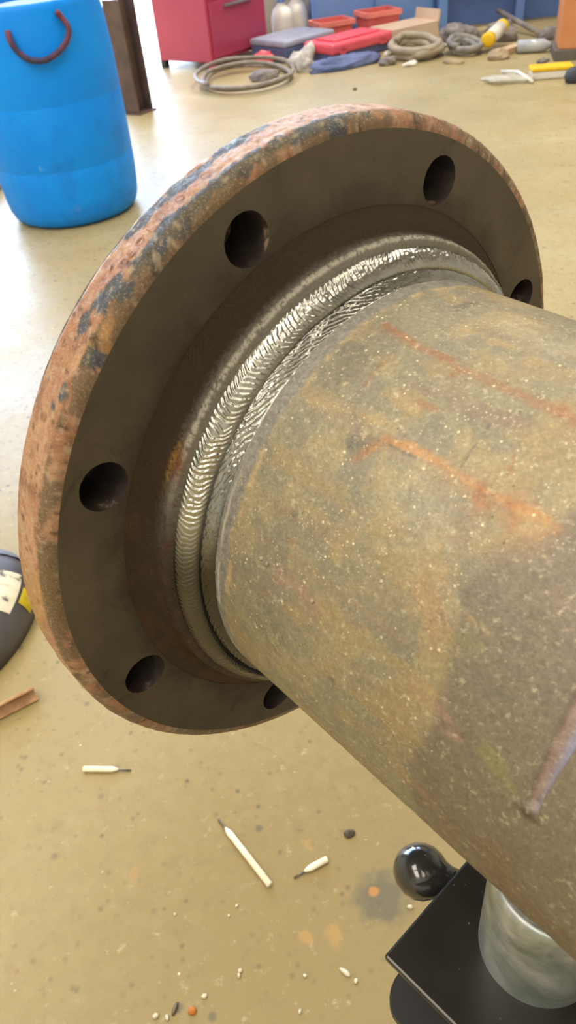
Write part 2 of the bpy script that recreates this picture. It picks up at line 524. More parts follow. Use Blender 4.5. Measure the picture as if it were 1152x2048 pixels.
# --- pipe wall
T = angles(-40, 150, 0.36, 2.0)
s1 = np.concatenate([np.arange(0.0205, 0.30, 0.00055), np.linspace(0.30, 1.0, 24)])
S, A = np.meshgrid(s1, T, indexing='ij')
Tdeg = np.degrees(A); Tdeg = np.where(Tdeg > 200, Tdeg - 360, Tdeg)
U = RP * np.radians(Tdeg)
n_lo = fbm(S * 60, U * 60, 4, 1)
n_mid = fbm(S * 160 + 9, U * 160, 4, 2)
n_fine = fbm(S * 700, U * 700, 3, 3)
n_long = fbm(S * 40, U * 260, 4, 4)       # streaks that run along the pipe
Rr = RP + 0.00018 * (n_fine - 0.5) + 0.0003 * (n_lo - 0.5)
# groove cut round the pipe (starts at theta 15.6 deg)
gk = sstep(15, 38, Tdeg)
gw = sstep(0.1512 - 0.0012 * gk, 0.1524 - 0.0006 * gk, S) * (1 - sstep(0.1546 + 0.0020 * gk, 0.1550 + 0.0024 * gk, S)) * sstep(15.0, 17.0, Tdeg) * (1 - sstep(178, 182, Tdeg))
Rr = Rr - 0.0016 * gw
lip = np.exp(-(((S - 0.1528) / 0.0035) ** 2 + ((Tdeg - 14.6) / 1.1) ** 2))
Rr = Rr + 0.0004 * lip
base = np.empty(S.shape + (3,)); base[:] = lin(146, 138, 112)
def over(col, m):
    global base
    m = np.clip(m, 0, 1)[..., None]
    base = base * (1 - m) + np.array(col) * m
over(lin(166, 150, 114), sstep(0.45, 0.62, n_lo) * 0.8)
over(lin(134, 128, 110), sstep(0.50, 0.64, fbm(S * 75 + 40, U * 75, 4, 8)) * 0.7)
over(lin(164, 142, 100), sstep(0.55, 0.72, fbm(S * 45 + 20, U * 120, 5, 9)) * 0.6)
over(lin(154, 130, 104), sstep(0.58, 0.74, n_long) * 0.4)
# darker, greyer zone further along the pipe
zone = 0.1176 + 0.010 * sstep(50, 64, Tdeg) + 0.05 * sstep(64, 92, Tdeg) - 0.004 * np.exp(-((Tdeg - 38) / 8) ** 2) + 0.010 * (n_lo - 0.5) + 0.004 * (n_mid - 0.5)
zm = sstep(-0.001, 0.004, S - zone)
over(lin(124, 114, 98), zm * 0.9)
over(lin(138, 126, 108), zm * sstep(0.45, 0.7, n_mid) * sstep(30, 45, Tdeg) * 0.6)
over(lin(118, 98, 72), sstep(22, -8, Tdeg) * sstep(0.07, 0.13, S) * 0.6 * sstep(0.30, 0.62, n_lo))
for pts, w, k, a in STROKES:
    P = np.array([(s, RP * math.radians(t)) for s, t in pts])
    D = np.full(S.shape, 9.0)
    for i in range(len(P) - 1):
        ab = P[i + 1] - P[i]
        t = np.clip(((S - P[i, 0]) * ab[0] + (U - P[i, 1]) * ab[1]) / max(ab @ ab, 1e-12), 0, 1)
        D = np.minimum(D, np.hypot(S - P[i, 0] - t * ab[0], U - P[i, 1] - t * ab[1]))
    wob = (n_mid - 0.5) * 1.1 + (n_fine - 0.5) * 0.5
    core = 1 - sstep(0.25, 0.55, D / w + wob * 1.3 + (n_long - 0.5) * 1.2)
    over(PAL[k], a * np.maximum(core * 0.95, 0.35 * (1 - sstep(0.3, 1.3, D / w + wob))))
# ground-bright band beside the weld, its ragged edge, and pale fringe
edge = 0.0305 + 0.0022 * (fbm(S * 0 + 3, U * 90, 4, 12) - 0.5) * 2 + 0.0015 * (n_mid - 0.5)
edge = edge - 0.003 * sstep(20, -5, Tdeg)
gm = 1 - sstep(-0.0010, 0.0012, S - edge)
over(lin(150, 146, 136), gm)
over(lin(108, 104, 96), gm * sstep(0.42, 0.62, n_fine) * 0.6)
over(lin(196, 170, 130), np.exp(-((S - edge - 0.0012) / 0.0012) ** 2) * sstep(0.4, 0.6, n_mid) * 0.8)
over(lin(206, 196, 180), np.exp(-((S - 0.0262 - 0.0012 * (fbm(S * 0, U * 120, 3, 15) - 0.5)) / 0.00045) ** 2) * sstep(45, 25, Tdeg) * sstep(0.3, 0.5, n_mid))
# groove: purple, turning blue along one edge
over(lin(158, 134, 126), gw * 0.9)
over(lin(150, 152, 176), gw * sstep(0.1528, 0.1555, S) * 0.9)
over(lin(78, 62, 50), lip * 0.9)
base = base * (0.73 + 0.28 * n_fine[..., None])
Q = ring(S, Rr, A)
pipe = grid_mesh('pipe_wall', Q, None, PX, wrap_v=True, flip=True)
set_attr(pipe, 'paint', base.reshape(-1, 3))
few = 1 - 0.85 * np.clip(zm, 0, 1) * sstep(62, 45, Tdeg) - 0.6 * np.clip(gm, 0, 1)
set_attr(pipe, 'speck_share', np.repeat(np.clip(few, 0.05, 1).reshape(-1, 1), 3, 1))
n = N('scaled_pipe_steel')
c = n.attr('paint')
c = n.mix(n.ramp(n.noise(900, 4, 0.7), [(0.38, 0.0), (0.66, 0.55)]), c, n.mix(1.0, c, (0.52, 0.50, 0.46), 'MULTIPLY'))
c = n.mix(n.ramp(n.noise(420, 5, 0.75), [(0.56, 0.0), (0.68, 0.55)]), c, lin(196, 184, 152))
scr = n.ramp(n.noise(60, 4, 0.7, vec=n.mapping((1.0, 9.0, 9.0))), [(0.60, 0.0), (0.70, 0.35)])
c = n.mix(scr, c, lin(112, 102, 82))
sp = n.math('MAXIMUM', n.ramp(n.voro(300), [(0.07, 1.0), (0.17, 0.0)]), n.ramp(n.voro(620), [(0.08, 0.8), (0.20, 0.0)]))
sp = n.math('MULTIPLY', sp, n.ramp(n.noise(120, 3), [(0.47, 0.0), (0.58, 1.0)]))
sp = n.math('MULTIPLY', sp, n.attr('speck_share', 'Fac'))
c = n.mix(n.math('MULTIPLY', sp, 0.85), c, lin(232, 216, 178))
dk = n.math('MULTIPLY', n.ramp(n.voro(190), [(0.03, 1.0), (0.07, 0.0)]), n.ramp(n.noise(70, 3), [(0.56, 0.0), (0.64, 1.0)]))
c = n.mix(n.math('MULTIPLY', dk, 0.8), c, lin(60, 52, 46))
n.bump(n.math('ADD', n.noise(1100, 4, 0.7), n.math('MULTIPLY', sp, 0.6)), 0.4, 0.0007)
M_pipe = n.set(c, n.ramp(n.noise(260, 3), [(0.3, 0.38), (0.7, 0.60)]), 0.15)
pipe.data.materials.append(M_pipe)
# inside wall and cut end of the pipe
Ti = np.radians(np.arange(0, 360, 6))
S2, A2 = np.meshgrid(np.array([1.0, 1.0, 0.0]), Ti, indexing='ij')
R2 = np.array([RP, 0.081, 0.081])[:, None] + 0 * A2
grid_mesh('pipe_bore', ring(S2, R2, A2), simple('bore_rust', lin(110, 84, 60), rough=0.8), PX, wrap_v=True, smooth=False)
# spatter beads stuck on the pipe: real little balls
SPT = []
_r = np.random.RandomState(5)
for _ in range(90):
    SPT.append((_r.uniform(0.030, 0.125), _r.uniform(0, 105), _r.uniform(0.0002, 0.00045)))
SPT += [(0.0497, 22.5, 0.0011), (0.0466, 22.6, 0.0009), (0.0715, 22, 0.0010)]
bm = bmesh.new()
for s, td, r in SPT:
    t = math.radians(td)
    bmesh.ops.create_icosphere(bm, subdivisions=1, radius=r, matrix=Matrix.Translation((s, -RP * math.cos(t), RP * math.sin(t))))
M_spat = simple('spatter', lin(186, 176, 152), lin(120, 112, 98), 0.4, 0.2, 300)
tag(bm_obj('weld_spatter', bm, M_spat, pipe, True), kind='stuff')

# --- flange: face with eight real holes, rounded edge, rim, back face
def flange():
    n1, n2, nh, rh, rb = 720, 360, 40, 0.0090, 0.1196
    holes = [math.radians(26.05 + 45 * k) for k in range(8)]
    V, F, MI = [], [], []
    T1 = np.radians(np.arange(n1) * 360 / n1)
    prof = []                                     # (s, r) from face edge to back edge
    for k in range(9):
        a = math.pi / 2 * k / 8
        prof.append((-0.0054 * (1 - math.cos(a)), RF + 0.0054 * math.sin(a)))
    for k in range(1, 19):
        prof.append((-0.0054 - (TH - 0.0074) * k / 18, RO))
    prof += [(-TH + 0.0006, RO - 0.0006), (-TH, RO - 0.002)]
    for s, r in prof:
        u = T1 * RO
        wob = (fbm(u * 120, u * 0 + s * 120, 4, 21) - 0.5) * 0.0006 + (fbm(u * 500, u * 0 + s * 500, 3, 22) - 0.5) * 0.0005
        if (s, r) == prof[0]: wob = wob * 0
        for t, w in zip(T1, wob):
            V.append((s, -(r + w) * math.cos(t), (r + w) * math.sin(t)))
    m = len(prof)
    for i in range(m - 1):
        for k in range(n1):
            k2 = (k + 1) % n1
            F.append((i * n1 + k, i * n1 + k2, (i + 1) * n1 + k2, (i + 1) * n1 + k)); MI.append(1)
    def plate(s, ro_idx, rin, flip):
        """planar face between the outer loop ro_idx and inner circle rin with the holes cut"""
        pts = [Vector((V[i][1], V[i][2])) for i in ro_idx]
        gl = list(ro_idx); edges = [(k, (k + 1) % len(pts)) for k in range(len(pts))]
        def loop(cx, cy, r, nn):
            st = len(pts); ids = []
            for k in range(nn):
                a = 2 * math.pi * k / nn
                x, y = cx + r * math.cos(a), cy + r * math.sin(a)
                pts.append(Vector((x, y))); V.append((s, x, y)); gl.append(len(V) - 1); ids.append(len(V) - 1)
                edges.append((st + k, st + (k + 1) % nn))
            return ids
        loop(0, 0, rin, n2)
        hl = [loop(-rb * math.cos(t), rb * math.sin(t), rh, nh) for t in holes]
        out = geometry.delaunay_2d_cdt(pts, edges, [], 0, 1e-7)
        vo, _, fo, orig = out[0], out[1], out[2], out[3]
        mp = [gl[o[0]] for o in orig]
        for f in fo:
            cx = sum(vo[i].x for i in f) / len(f); cy = sum(vo[i].y for i in f) / len(f)
            rr = math.hypot(cx, cy)
            if rr < rin: continue
            if any(math.hypot(cx + rb * math.cos(t), cy - rb * math.sin(t)) < rh * 0.985 for t in holes): continue
            ff = [mp[i] for i in f]
            F.append(ff[::-1] if flip else ff); MI.append(0)
        return hl
    h1 = plate(0.0, list(range(n1)), 0.1095, False)
    h2 = plate(-TH, list(range((m - 1) * n1, m * n1)), 0.080, True)
    nflat0 = len(F)
    for a, b in zip(h1, h2):
        for k in range(nh):
            F.append((a[k], a[(k + 1) % nh], b[(k + 1) % nh], b[k])); MI.append(2)
    me = bpy.data.meshes.new('flange')
    me.from_pydata(V, [], F)
    me.polygons.foreach_set('material_index', MI)
    me.polygons.foreach_set('use_smooth', [mi == 1 or mi == 2 for mi in MI])
    bm = bmesh.new(); bm.from_mesh(me); bmesh.ops.recalc_face_normals(bm, faces=bm.faces[:])
    for e in bm.edges:
        mats = {f.material_index for f in e.link_faces}
        if len(mats) > 1: e.smooth = False
    bm.to_mesh(me); bm.free()
    return me, np.array(V)
fme, FV = flange()
fl = bpy.data.objects.new('flange', fme); COL.objects.link(fl); fl.parent = PX
# paint of the rim: rust with the remains of dark grey coating
fs = FV[:, 0]; ft = np.degrees(np.arctan2(FV[:, 2], -FV[:, 1])); fu = RO * np.radians(ft)
fr = np.hypot(FV[:, 1], FV[:, 2])
sx = fs - np.maximum(0, (RO - fr)) * 0 
q1 = fbm(fu * 55, fs * 90, 5, 31); q2 = fbm(fu * 240, fs * 240, 4, 32); q3 = fbm(fu * 130 + 7, fs * 420, 4, 33)
rc = np.empty((len(FV), 3)); rc[:] = lin(190, 138, 104)
def rover(col, m):
    global rc
    m = np.clip(m, 0, 1)[:, None]; rc = rc * (1 - m) + np.array(col) * m
rover(lin(206, 160, 124), sstep(0.48, 0.68, q1))
rover(lin(154, 106, 76), sstep(0.55, 0.75, q2) * 0.8)
rover(lin(194, 148, 90), sstep(0.60, 0.75, fbm(fu * 40 + 3, fs * 60, 4, 35)) * 0.8)
def coat(tc, tw, sc, sw, gain=1.0):
    d = np.hypot((ft - tc) / tw, (fs - sc) / sw) + (q2 - 0.5) * 1.3 + (q1 - 0.5) * 1.2
    rover(lin(84, 88, 94), (1 - sstep(0.80, 0.90, d + (q3 - 0.5) * 0.9)) * gain)
for tc, tw, sc, sw in ((70, 16, -0.0035, 0.0030), (85, 12, -0.003, 0.0026), (62, 5, -0.0045, 0.0035), (62, 6, -0.0175, 0.0035), (71, 7, -0.0150, 0.0035),
                       (57, 3.5, -0.0200, 0.004), (52, 3.2, -0.0065, 0.0045), (44, 2, -0.0018, 0.003), (38.5, 1.6, -0.0050, 0.0026), (36, 0.8, -0.0080, 0.0018),
                       (79, 6, -0.0165, 0.004), (47, 1.5, -0.010, 0.003), (59, 2.5, -0.0052, 0.0022)):
    coat(tc, tw, sc, sw)
rover(lin(112, 100, 74), (fs > -0.0042) * sstep(0.34, 0.52, q3) * 0.75)          # dull olive rounded edge
rover(lin(126, 110, 84), sstep(-10, -45, ft) * 0.6)
rover(lin(205, 182, 150), sstep(0.66, 0.74, fbm(fu * 420, fs * 420, 3, 38)) * 0.6)
rover(lin(80, 58, 42), sstep(0.70, 0.78, fbm(fu * 380 + 5, fs * 380, 3, 39)) * 0.8)
set_attr(fl, 'paint', rc)
n = N('flange_face_scale')
c = n.ramp(n.noise(26, 5, 0.6), [(0.3, lin(74, 65, 54)), (0.5, lin(86, 77, 64)), (0.7, lin(98, 88, 74))])
c = n.mix(n.ramp(n.noise(60, 5, 0.7, dist=1.0), [(0.58, 0.0), (0.70, 0.6)]), c, lin(54, 42, 36))
c = n.mix(n.ramp(n.voro(160), [(0.02, 0.5), (0.06, 0.0)]), c, lin(120, 104, 78))
sep = n.t.nodes.new('ShaderNodeSeparateXYZ'); n.t.links.new(n.co.outputs['Object'], sep.inputs[0])
rr_ = n.math('SQRT', n.math('ADD', n.math('MULTIPLY', sep.outputs[1], sep.outputs[1]), n.math('MULTIPLY', sep.outputs[2], sep.outputs[2])))
hz = n.ramp(n.math('ADD', rr_, n.math('MULTIPLY', n.math('SUBTRACT', n.noise(45, 5, 0.65), 0.5), 0.03)), [(0.107, 0.75), (0.119, 0.0)])
c = n.mix(hz, c, lin(50, 38, 32))
c = n.mix(n.ramp(n.noise(700, 4, 0.75), [(0.60, 0.0), (0.72, 0.35)]), c, lin(128, 112, 88))
n.bump(n.noise(500, 5, 0.7), 0.30, 0.0006)
M_face = n.set(c, 0.42, 0.25)
n = N('flange_rim_rust')
c = n.attr('paint')
c = n.mix(n.ramp(n.noise(700, 4), [(0.35, 0.4), (0.6, 0.0)]), c, n.mix(1.0, c, (0.5, 0.45, 0.4), 'MULTIPLY'))
n.bump(n.math('ADD', n.noise(520, 6, 0.8), n.math('MULTIPLY', n.noise(120, 4), 1.0)), 0.9, 0.0015)
c = n.mix(n.ramp(n.noise(1300, 3, 0.7), [(0.56, 0.0), (0.66, 0.5)]), c, lin(214, 190, 158))
M_rim = n.set(c, n.ramp(n.noise(300, 3), [(0.3, 0.32), (0.7, 0.56)]), 0.1, Specular_IOR_Level=0.4)
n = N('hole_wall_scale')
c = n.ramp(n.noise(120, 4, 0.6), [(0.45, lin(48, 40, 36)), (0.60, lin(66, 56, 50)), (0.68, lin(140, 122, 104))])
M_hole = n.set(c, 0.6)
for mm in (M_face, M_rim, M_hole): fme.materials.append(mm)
# stamped characters on the rim (only partly legible on the real one)
def stamp(ch, td, s, size):
    cu = bpy.data.curves.new('stamp', 'FONT'); cu.body = ch; cu.size = size; cu.extrude = 0.0; cu.resolution_u = 3
    tmp = bpy.data.objects.new('stamp', cu); COL.objects.link(tmp)
    dg = bpy.context.evaluated_depsgraph_get(); me = bpy.data.meshes.new_from_object(tmp.evaluated_get(dg))
    bpy.data.objects.remove(tmp)
    bm = bmesh.new(); bm.from_mesh(me)
    bmesh.ops.triangulate(bm, faces=bm.faces[:])
    t0 = math.radians(td)
    for v in bm.verts:
        t = t0 + v.co.x / RO; ss = s + v.co.y; r = RO + 0.00025
        v.co = Vector((ss, -r * math.cos(t), r * math.sin(t)))
    bm.to_mesh(me); bm.free()
    link('stamped_mark', me, M_stamp, fl)
M_stamp = simple('stamp_shadowed_rust', lin(132, 86, 58), lin(150, 98, 66), 0.7, scale=200)
for ch, td in (('O', 55.2), ('E', 57.0), ('O', 58.6), ('I', 60.9), ('D', 62.8), ('O', 66.0), ('O', 70.6)):
    stamp(ch, td, -0.0112, 0.0046)

# dark plate bolted on behind the flange: closes the bolt holes from the back
lathe_pts = np.array([(-TH, 0.080), (-TH, 0.131), (-TH - 0.002, 0.133), (-TH - 0.010, 0.133), (-TH - 0.010, 0.080)])
Tb = np.radians(np.arange(0, 360, 3))
S3, A3 = np.meshgrid(lathe_pts[:, 0] - 0.0003, Tb, indexing='ij')
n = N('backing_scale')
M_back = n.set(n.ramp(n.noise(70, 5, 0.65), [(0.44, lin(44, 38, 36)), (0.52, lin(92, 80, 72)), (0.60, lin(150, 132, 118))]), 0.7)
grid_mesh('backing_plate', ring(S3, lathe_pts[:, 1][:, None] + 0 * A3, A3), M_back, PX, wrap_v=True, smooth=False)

# --- hub of the flange
prof = [(-0.0002, 0.1100), (0.0, 0.1090), (0.0005, 0.1065), (0.0016, 0.1042), (0.0034, 0.1025), (0.0056, 0.1014), (0.0078, 0.1009), (0.0098, 0.1006),
        (0.0108, 0.1003), (0.0115, 0.0998), (0.0121, 0.0988), (0.0126, 0.0974), (0.0128, 0.0955), (0.0128, 0.085)]
pf = np.array(prof)
tt = np.linspace(0, 1, 60)
cum = np.concatenate([[0], np.cumsum(np.hypot(*np.diff(pf, axis=0).T))]); cum /= cum[-1]
hs = np.interp(tt, cum, pf[:, 0]); hr = np.interp(tt, cum, pf[:, 1])
T = angles(-60, 150, 0.3, 2.0)
S, A = np.meshgrid(hs, T, indexing='ij'); R0 = np.meshgrid(hr, T, indexing='ij')[0]
Td = np.degrees(A); Td = np.where(Td > 200, Td - 360, Td); U = 0.1 * np.radians(Td)
rough = sstep(0.004, 0.009, S)
R = R0 + (fbm(U * 900, S * 1200, 3, 41) - 0.5) * 0.0008 * rough + (fbm(U * 200, S * 300, 3, 42) - 0.5) * 0.0007 * rough
hub = grid_mesh('flange_hub', ring(S, R, A), None, fl, wrap_v=True, flip=True)
hb = np.empty(S.shape + (3,)); hb[:] = lin(72, 60, 48)
def hover(col, m):
    global hb
    m = np.clip(m, 0, 1)[..., None]; hb = hb * (1 - m) + np.array(col) * m
h1 = fbm(U * 1300, S * 1300, 3, 43)
hover(lin(128, 122, 108), sstep(0.0055, 0.0100, S + 0.004 * (h1 - 0.5)) * sstep(5, 35, Td) * 0.9)
hover(lin(206, 200, 182), sstep(0.0094, 0.0104, S + 0.0012 * (h1 - 0.5)) * sstep(0.0119, 0.0113, S) * sstep(0.25, 0.55, h1) * sstep(18, 40, Td) * 0.85)  # highlight and sparkle along the ridge, painted into the hub colour
hover(lin(88, 66, 50), sstep(0.48, 0.62, fbm(U * 150, S * 300, 4, 44)) * sstep(40, 10, Td) * 0.9)
hover(lin(186, 140, 52), np.exp(-((S - 0.0075) / 0.0012) ** 2 - ((Td - 33) / 4) ** 2) * sstep(0.35, 0.55, h1))
hover(lin(142, 84, 50), np.exp(-((S - 0.0100) / 0.0016) ** 2 - ((Td - 33) / 3) ** 2) * 0.9)
set_attr(hub, 'paint', hb.reshape(-1, 3))
n = N('hub_steel')
n.bump(n.noise(1300, 4, 0.75), 0.9, 0.0010)
hub.data.materials.append(n.set(n.attr('paint'), 0.32, 0.75))

# --- the two weld beads, with their ripples as real relief
def bead(name, pts, hgt, lam, chev, amp, skew, seed, nt, rough_amp, fade, tone):
    pf = np.array(pts); ts = np.linspace(0, 1, nt)
    T = angles(-55, 150, 0.11, 1.2)
    tgrid, A = np.meshgrid(ts, T, indexing='ij')
    Td = np.degrees(A); Td = np.where(Td > 200, Td - 360, Td); U = 0.093 * np.radians(Td)
    wander = (fbm(U * 45, U * 0, 4, seed) - 0.5) * 2
    s = pf[0, 0] + (pf[1, 0] - pf[0, 0]) * tgrid + wander * 0.0006 * (1 if nt else 1)
    r = pf[0, 1] + (pf[1, 1] - pf[0, 1]) * tgrid
    d = pf[1] - pf[0]; d /= np.hypot(*d); nrm = np.array([-d[1], d[0]])
    if nrm[1] < 0: nrm = -nrm
    x = 2 * tgrid - 1
    ph = U / lam - chev * x * x - skew * x + (fbm(U * 160, tgrid * 3, 3, seed + 1) - 0.5) * 1.6
    saw = ph - np.floor(ph)
    shape = np.where(saw < 0.75, saw / 0.75, (1 - saw) / 0.25)
    env = np.clip(1 - np.abs(x) ** 3, 0, 1)
    k = 0.35 + 0.65 * sstep(fade - 8, fade + 8, Td)
    vary = 0.45 + 0.9 * fbm(U * 130, tgrid * 2, 2, seed + 4)
    toe = 0.00045 * np.exp(-((x - 0.93) / 0.05) ** 2) * (0.4 + fbm(U * 200, U * 0, 2, seed + 9)) if tone < 1 else 0
    h = toe + hgt * np.sqrt(np.clip(1 - np.abs(x) ** 2.4, 0, 1)) + amp * k * vary * env * (shape - 0.5) + rough_amp * (fbm(U * 500, tgrid * 9, 3, seed + 2) - 0.5)
    o = grid_mesh(name, ring(s + nrm[0] * h, r + nrm[1] * h, A), None, PX, wrap_v=True, flip=True)
    cc = np.empty(s.shape + (3,)); cc[:] = lin(172, 170, 160)
    nb = fbm(U * 90, tgrid * 4, 4, seed + 3)
    m = (sstep(0.5, 0.7, nb) * 0.35)[..., None]; cc = cc * (1 - m) + np.array(lin(120, 118, 108)) * m
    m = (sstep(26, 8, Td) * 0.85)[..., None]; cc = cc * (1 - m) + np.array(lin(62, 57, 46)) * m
    m = (np.exp(-((x - 0.85) / 0.2) ** 2) * 0.5 * sstep(45, 25, Td))[..., None]; cc = cc * (1 - m) + np.array(lin(70, 78, 92)) * m
    m = ((0.25 + 0.75 * sstep(20, 40, Td)) * (toe / 0.0005 if tone < 1 else 0 * Td))[..., None]; cc = cc * tone; cc = cc * (1 - np.clip(m, 0, 1)) + np.array(lin(190, 184, 168)) * np.clip(m, 0, 1)
    set_attr(o, 'paint', cc.reshape(-1, 3))
    o.data.materials.append(M_weld)
    return o
n = N('weld_metal')
n.bump(n.noise(1500, 3, 0.6), 0.12, 0.0004)
M_weld = n.set(n.attr('paint'), 0.20, 0.92)
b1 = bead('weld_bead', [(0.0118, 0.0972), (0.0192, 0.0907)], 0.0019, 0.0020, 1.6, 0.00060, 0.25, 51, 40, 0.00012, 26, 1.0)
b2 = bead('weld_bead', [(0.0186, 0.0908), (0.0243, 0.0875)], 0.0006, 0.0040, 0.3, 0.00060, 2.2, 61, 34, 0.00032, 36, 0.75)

# ------------------------------------------------------------------ pipe stand
stand = empty('pipe_stand', (0.027634 + 0.148 * 0.5939, 0.269298 - 0.148 * 0.8045, 0), PX.rotation_euler.z,
              'black steel pipe stand with a flat top plate and zinc ball cups under the pipe', 'stand')
# stand frame: X along the pipe (0 at s=0.148), Y across (+ = away, right), Z from the floor
n = N('black_paint')
c = n.ramp(n.noise(30, 5), [(0.35, (0.012, 0.012, 0.011)), (0.65, (0.020, 0.018, 0.014))])
dst = n.math('MULTIPLY', n.ramp(n.voro(260), [(0.06, 1.0), (0.13, 0.0)]), n.ramp(n.noise(60, 3), [(0.52, 0.0), (0.62, 1.0)]))
M_blk = n.set(n.mix(n.math('MULTIPLY', dst, 0.6), c, lin(150, 136, 100)), 0.28)
M_blk2 = simple('black_paint_dull', (0.018, 0.017, 0.015), (0.028, 0.026, 0.022), 0.45, 0.0, 30)
n = N('zinc_plate')
c = n.ramp(n.noise(35, 5, 0.6, dist=0.8), [(0.32, lin(120, 132, 122)), (0.5, lin(158, 164, 160)), (0.66, lin(190, 192, 190))])
n.bump(n.noise(160, 4), 0.08, 0.001)
M_zinc = n.set(c, n.ramp(n.noise(60, 4), [(0.3, 0.3), (0.7, 0.55)]), 0.7)
M_bright = simple('polished_steel', lin(205, 205, 198), lin(180, 180, 174), 0.15, 1.0, 40)
PZ = 0.626
yaw = Matrix.Rotation(0.055, 4, 'Z')
box('top_plate', -0.0513, 0.0513, -0.0802, 0.0802, PZ - 0.0045, PZ, M_blk, stand, 0.0012, 2, Matrix.Translation((0, 0, 0)) @ yaw)
# lower bracket plate with rounded corners
bm = bmesh.new()
loop = []
for cx, cy, a0 in ((0.040, 0.070, 0), (-0.036, 0.070, 90), (-0.036, -0.073, 180), (0.040, -0.073, 270)):
    for k in range(7):
        a = math.radians(a0 + 15 * k)
        loop.append((cx + 0.012 * math.cos(a), cy + 0.016 * math.sin(a)))
vt = [bm.verts.new(yaw @ Vector((x, y, PZ - 0.026))) for x, y in loop]
vb = [bm.verts.new(yaw @ Vector((x, y, PZ - 0.031))) for x, y in loop]
bm.faces.new(vt); bm.faces.new(vb[::-1])
for k in range(len(loop)):
    bm.faces.new((vt[k], vt[(k + 1) % len(loop)], vb[(k + 1) % len(loop)], vb[k]))
bm_obj('bracket_plate', bm, M_blk2, stand)
for sx in (-0.03, 0.035):
    for sy in (-0.045, 0.045):
        o = lathe('spacer_bolt', [(0.005, PZ - 0.028), (0.005, PZ - 0.003)], M_blk2, stand, 12)
        o.location = (sx, sy, 0)
lathe('inner_post', [(0.019, 0.30), (0.019, PZ - 0.028)], M_zinc, stand, 28)
lathe('outer_post', [(0.026, 0.012), (0.026, 0.385), (0.030, 0.386), (0.030, 0.42), (0.021, 0.421)], M_blk2, stand, 28)
lathe('foot_plate', [(0.150, 0.0), (0.152, 0.004), (0.148, 0.010), (0.030, 0.014)], M_blk2, stand, 48)
for sy in (-0.0298, 0.0298):
    cup = lathe('ball_cup', [(0.0252, PZ - 0.001), (0.0253, PZ + 0.0010), (0.0253, PZ + 0.0610), (0.0248, PZ + 0.0640), (0.0235, PZ + 0.0652), (0.0215, PZ + 0.0652),
                             (0.0205, PZ + 0.0640), (0.0200, PZ + 0.0600), (0.0195, PZ + 0.0560), (0.0, PZ + 0.055)], M_zinc, stand, 64, caps=False)
    cup.location = (-0.005, sy, 0)
    rg = lathe('cup_ring', [(0.0206, PZ + 0.0620), (0.0206, PZ + 0.0632), (0.0190, PZ + 0.0640), (0.0176, PZ + 0.0630), (0.0176, PZ + 0.056)], M_bright, cup, 64, caps=False)
    ball = lathe('bearing_ball', [(0.0162 * math.sin(math.pi * k / 16), PZ + 0.0692 - 0.0162 * math.cos(math.pi * k / 16)) for k in range(17)], M_bright, cup, 32, caps=False)
# clamp screw knob beyond the plate edge
kn = Vector((0.0461, 0.1814, 0.610))
M_knob = simple('black_knob', (0.020, 0.020, 0.019), (0.028, 0.026, 0.024), 0.16)
M_knob.node_tree.nodes['Principled BSDF'].inputs['Coat Weight'].default_value = 0.6
rz = stand.rotation_euler.z
Rm = Matrix.Rotation(-rz, 4, 'Z')
kl = Rm @ (kn - Vector((stand.location.x, stand.location.y, 0)))
hub_dir = Vector((-kl.x, -kl.y, 0)).normalized()
pk = [(0.0, -0.0135), (0.0052, -0.0125), (0.0096, -0.0095), (0.0126, -0.0050), (0.0136, 0.0), (0.0130, 0.0045), (0.0108, 0.0088), (0.0080, 0.0118), (0.0066, 0.0150), (0.0060, 0.0200)]
knob = lathe('clamp_knob', pk, M_knob, stand, 40)
knob.matrix_local = Matrix.Translation(kl) @ hub_dir.to_track_quat('Z', 'Y').to_matrix().to_4x4()
L = Vector((kl.x, kl.y, 0)).length
lathe('clamp_screw', [(0.004, 0.018), (0.004, L - 0.015)], M_bright, knob, 12)

# ------------------------------------------------------------------ things on the floor near by
M_flux = simple('electrode_flux', lin(236, 228, 204), lin(222, 210, 180), 0.8, scale=60, bump=0.15, bscale=500)
M_core = simple('electrode_core', lin(120, 112, 98), lin(90, 84, 74), 0.4, 0.6, 100)
def stub(a, b, core, label, r=0.0043):
    a, b = Vector((*a, 0)), Vector((*b, 0)); d = (b - a); L = d.length
    e = empty('electrode_stub', (a.x, a.y, r), math.atan2(d.y, d.x), label, 'welding rod', 'welding rod stubs on the floor')
    tube('flux_coating', [(core * 0.8, 0, 0), (core, 0, 0), (core + 0.006, 0, 0), (L - 0.001, 0, 0), (L, 0, 0)], [0.0012, r * 0.65, r, r, r * 0.8], M_flux, e, 12)
    tube('bare_core', [(0, 0, -r + 0.0017), (core * 1.05, 0, -0.0004)], [0.0014, 0.0016], M_core, e, 8)
stub((-0.1405, 0.5641), (-0.0737, 0.4659), 0.022, 'longest white welding rod stub lying on the floor below the pipe')
stub((-0.2693, 0.6554), (-0.3398, 0.6647), 0.022, 'white welding rod stub on the floor nearest under the flange, at left')
stub((-0.0430, 0.4729), (0.0023, 0.4915), 0.019, 'short white welding rod stub on the floor next to the black knob')

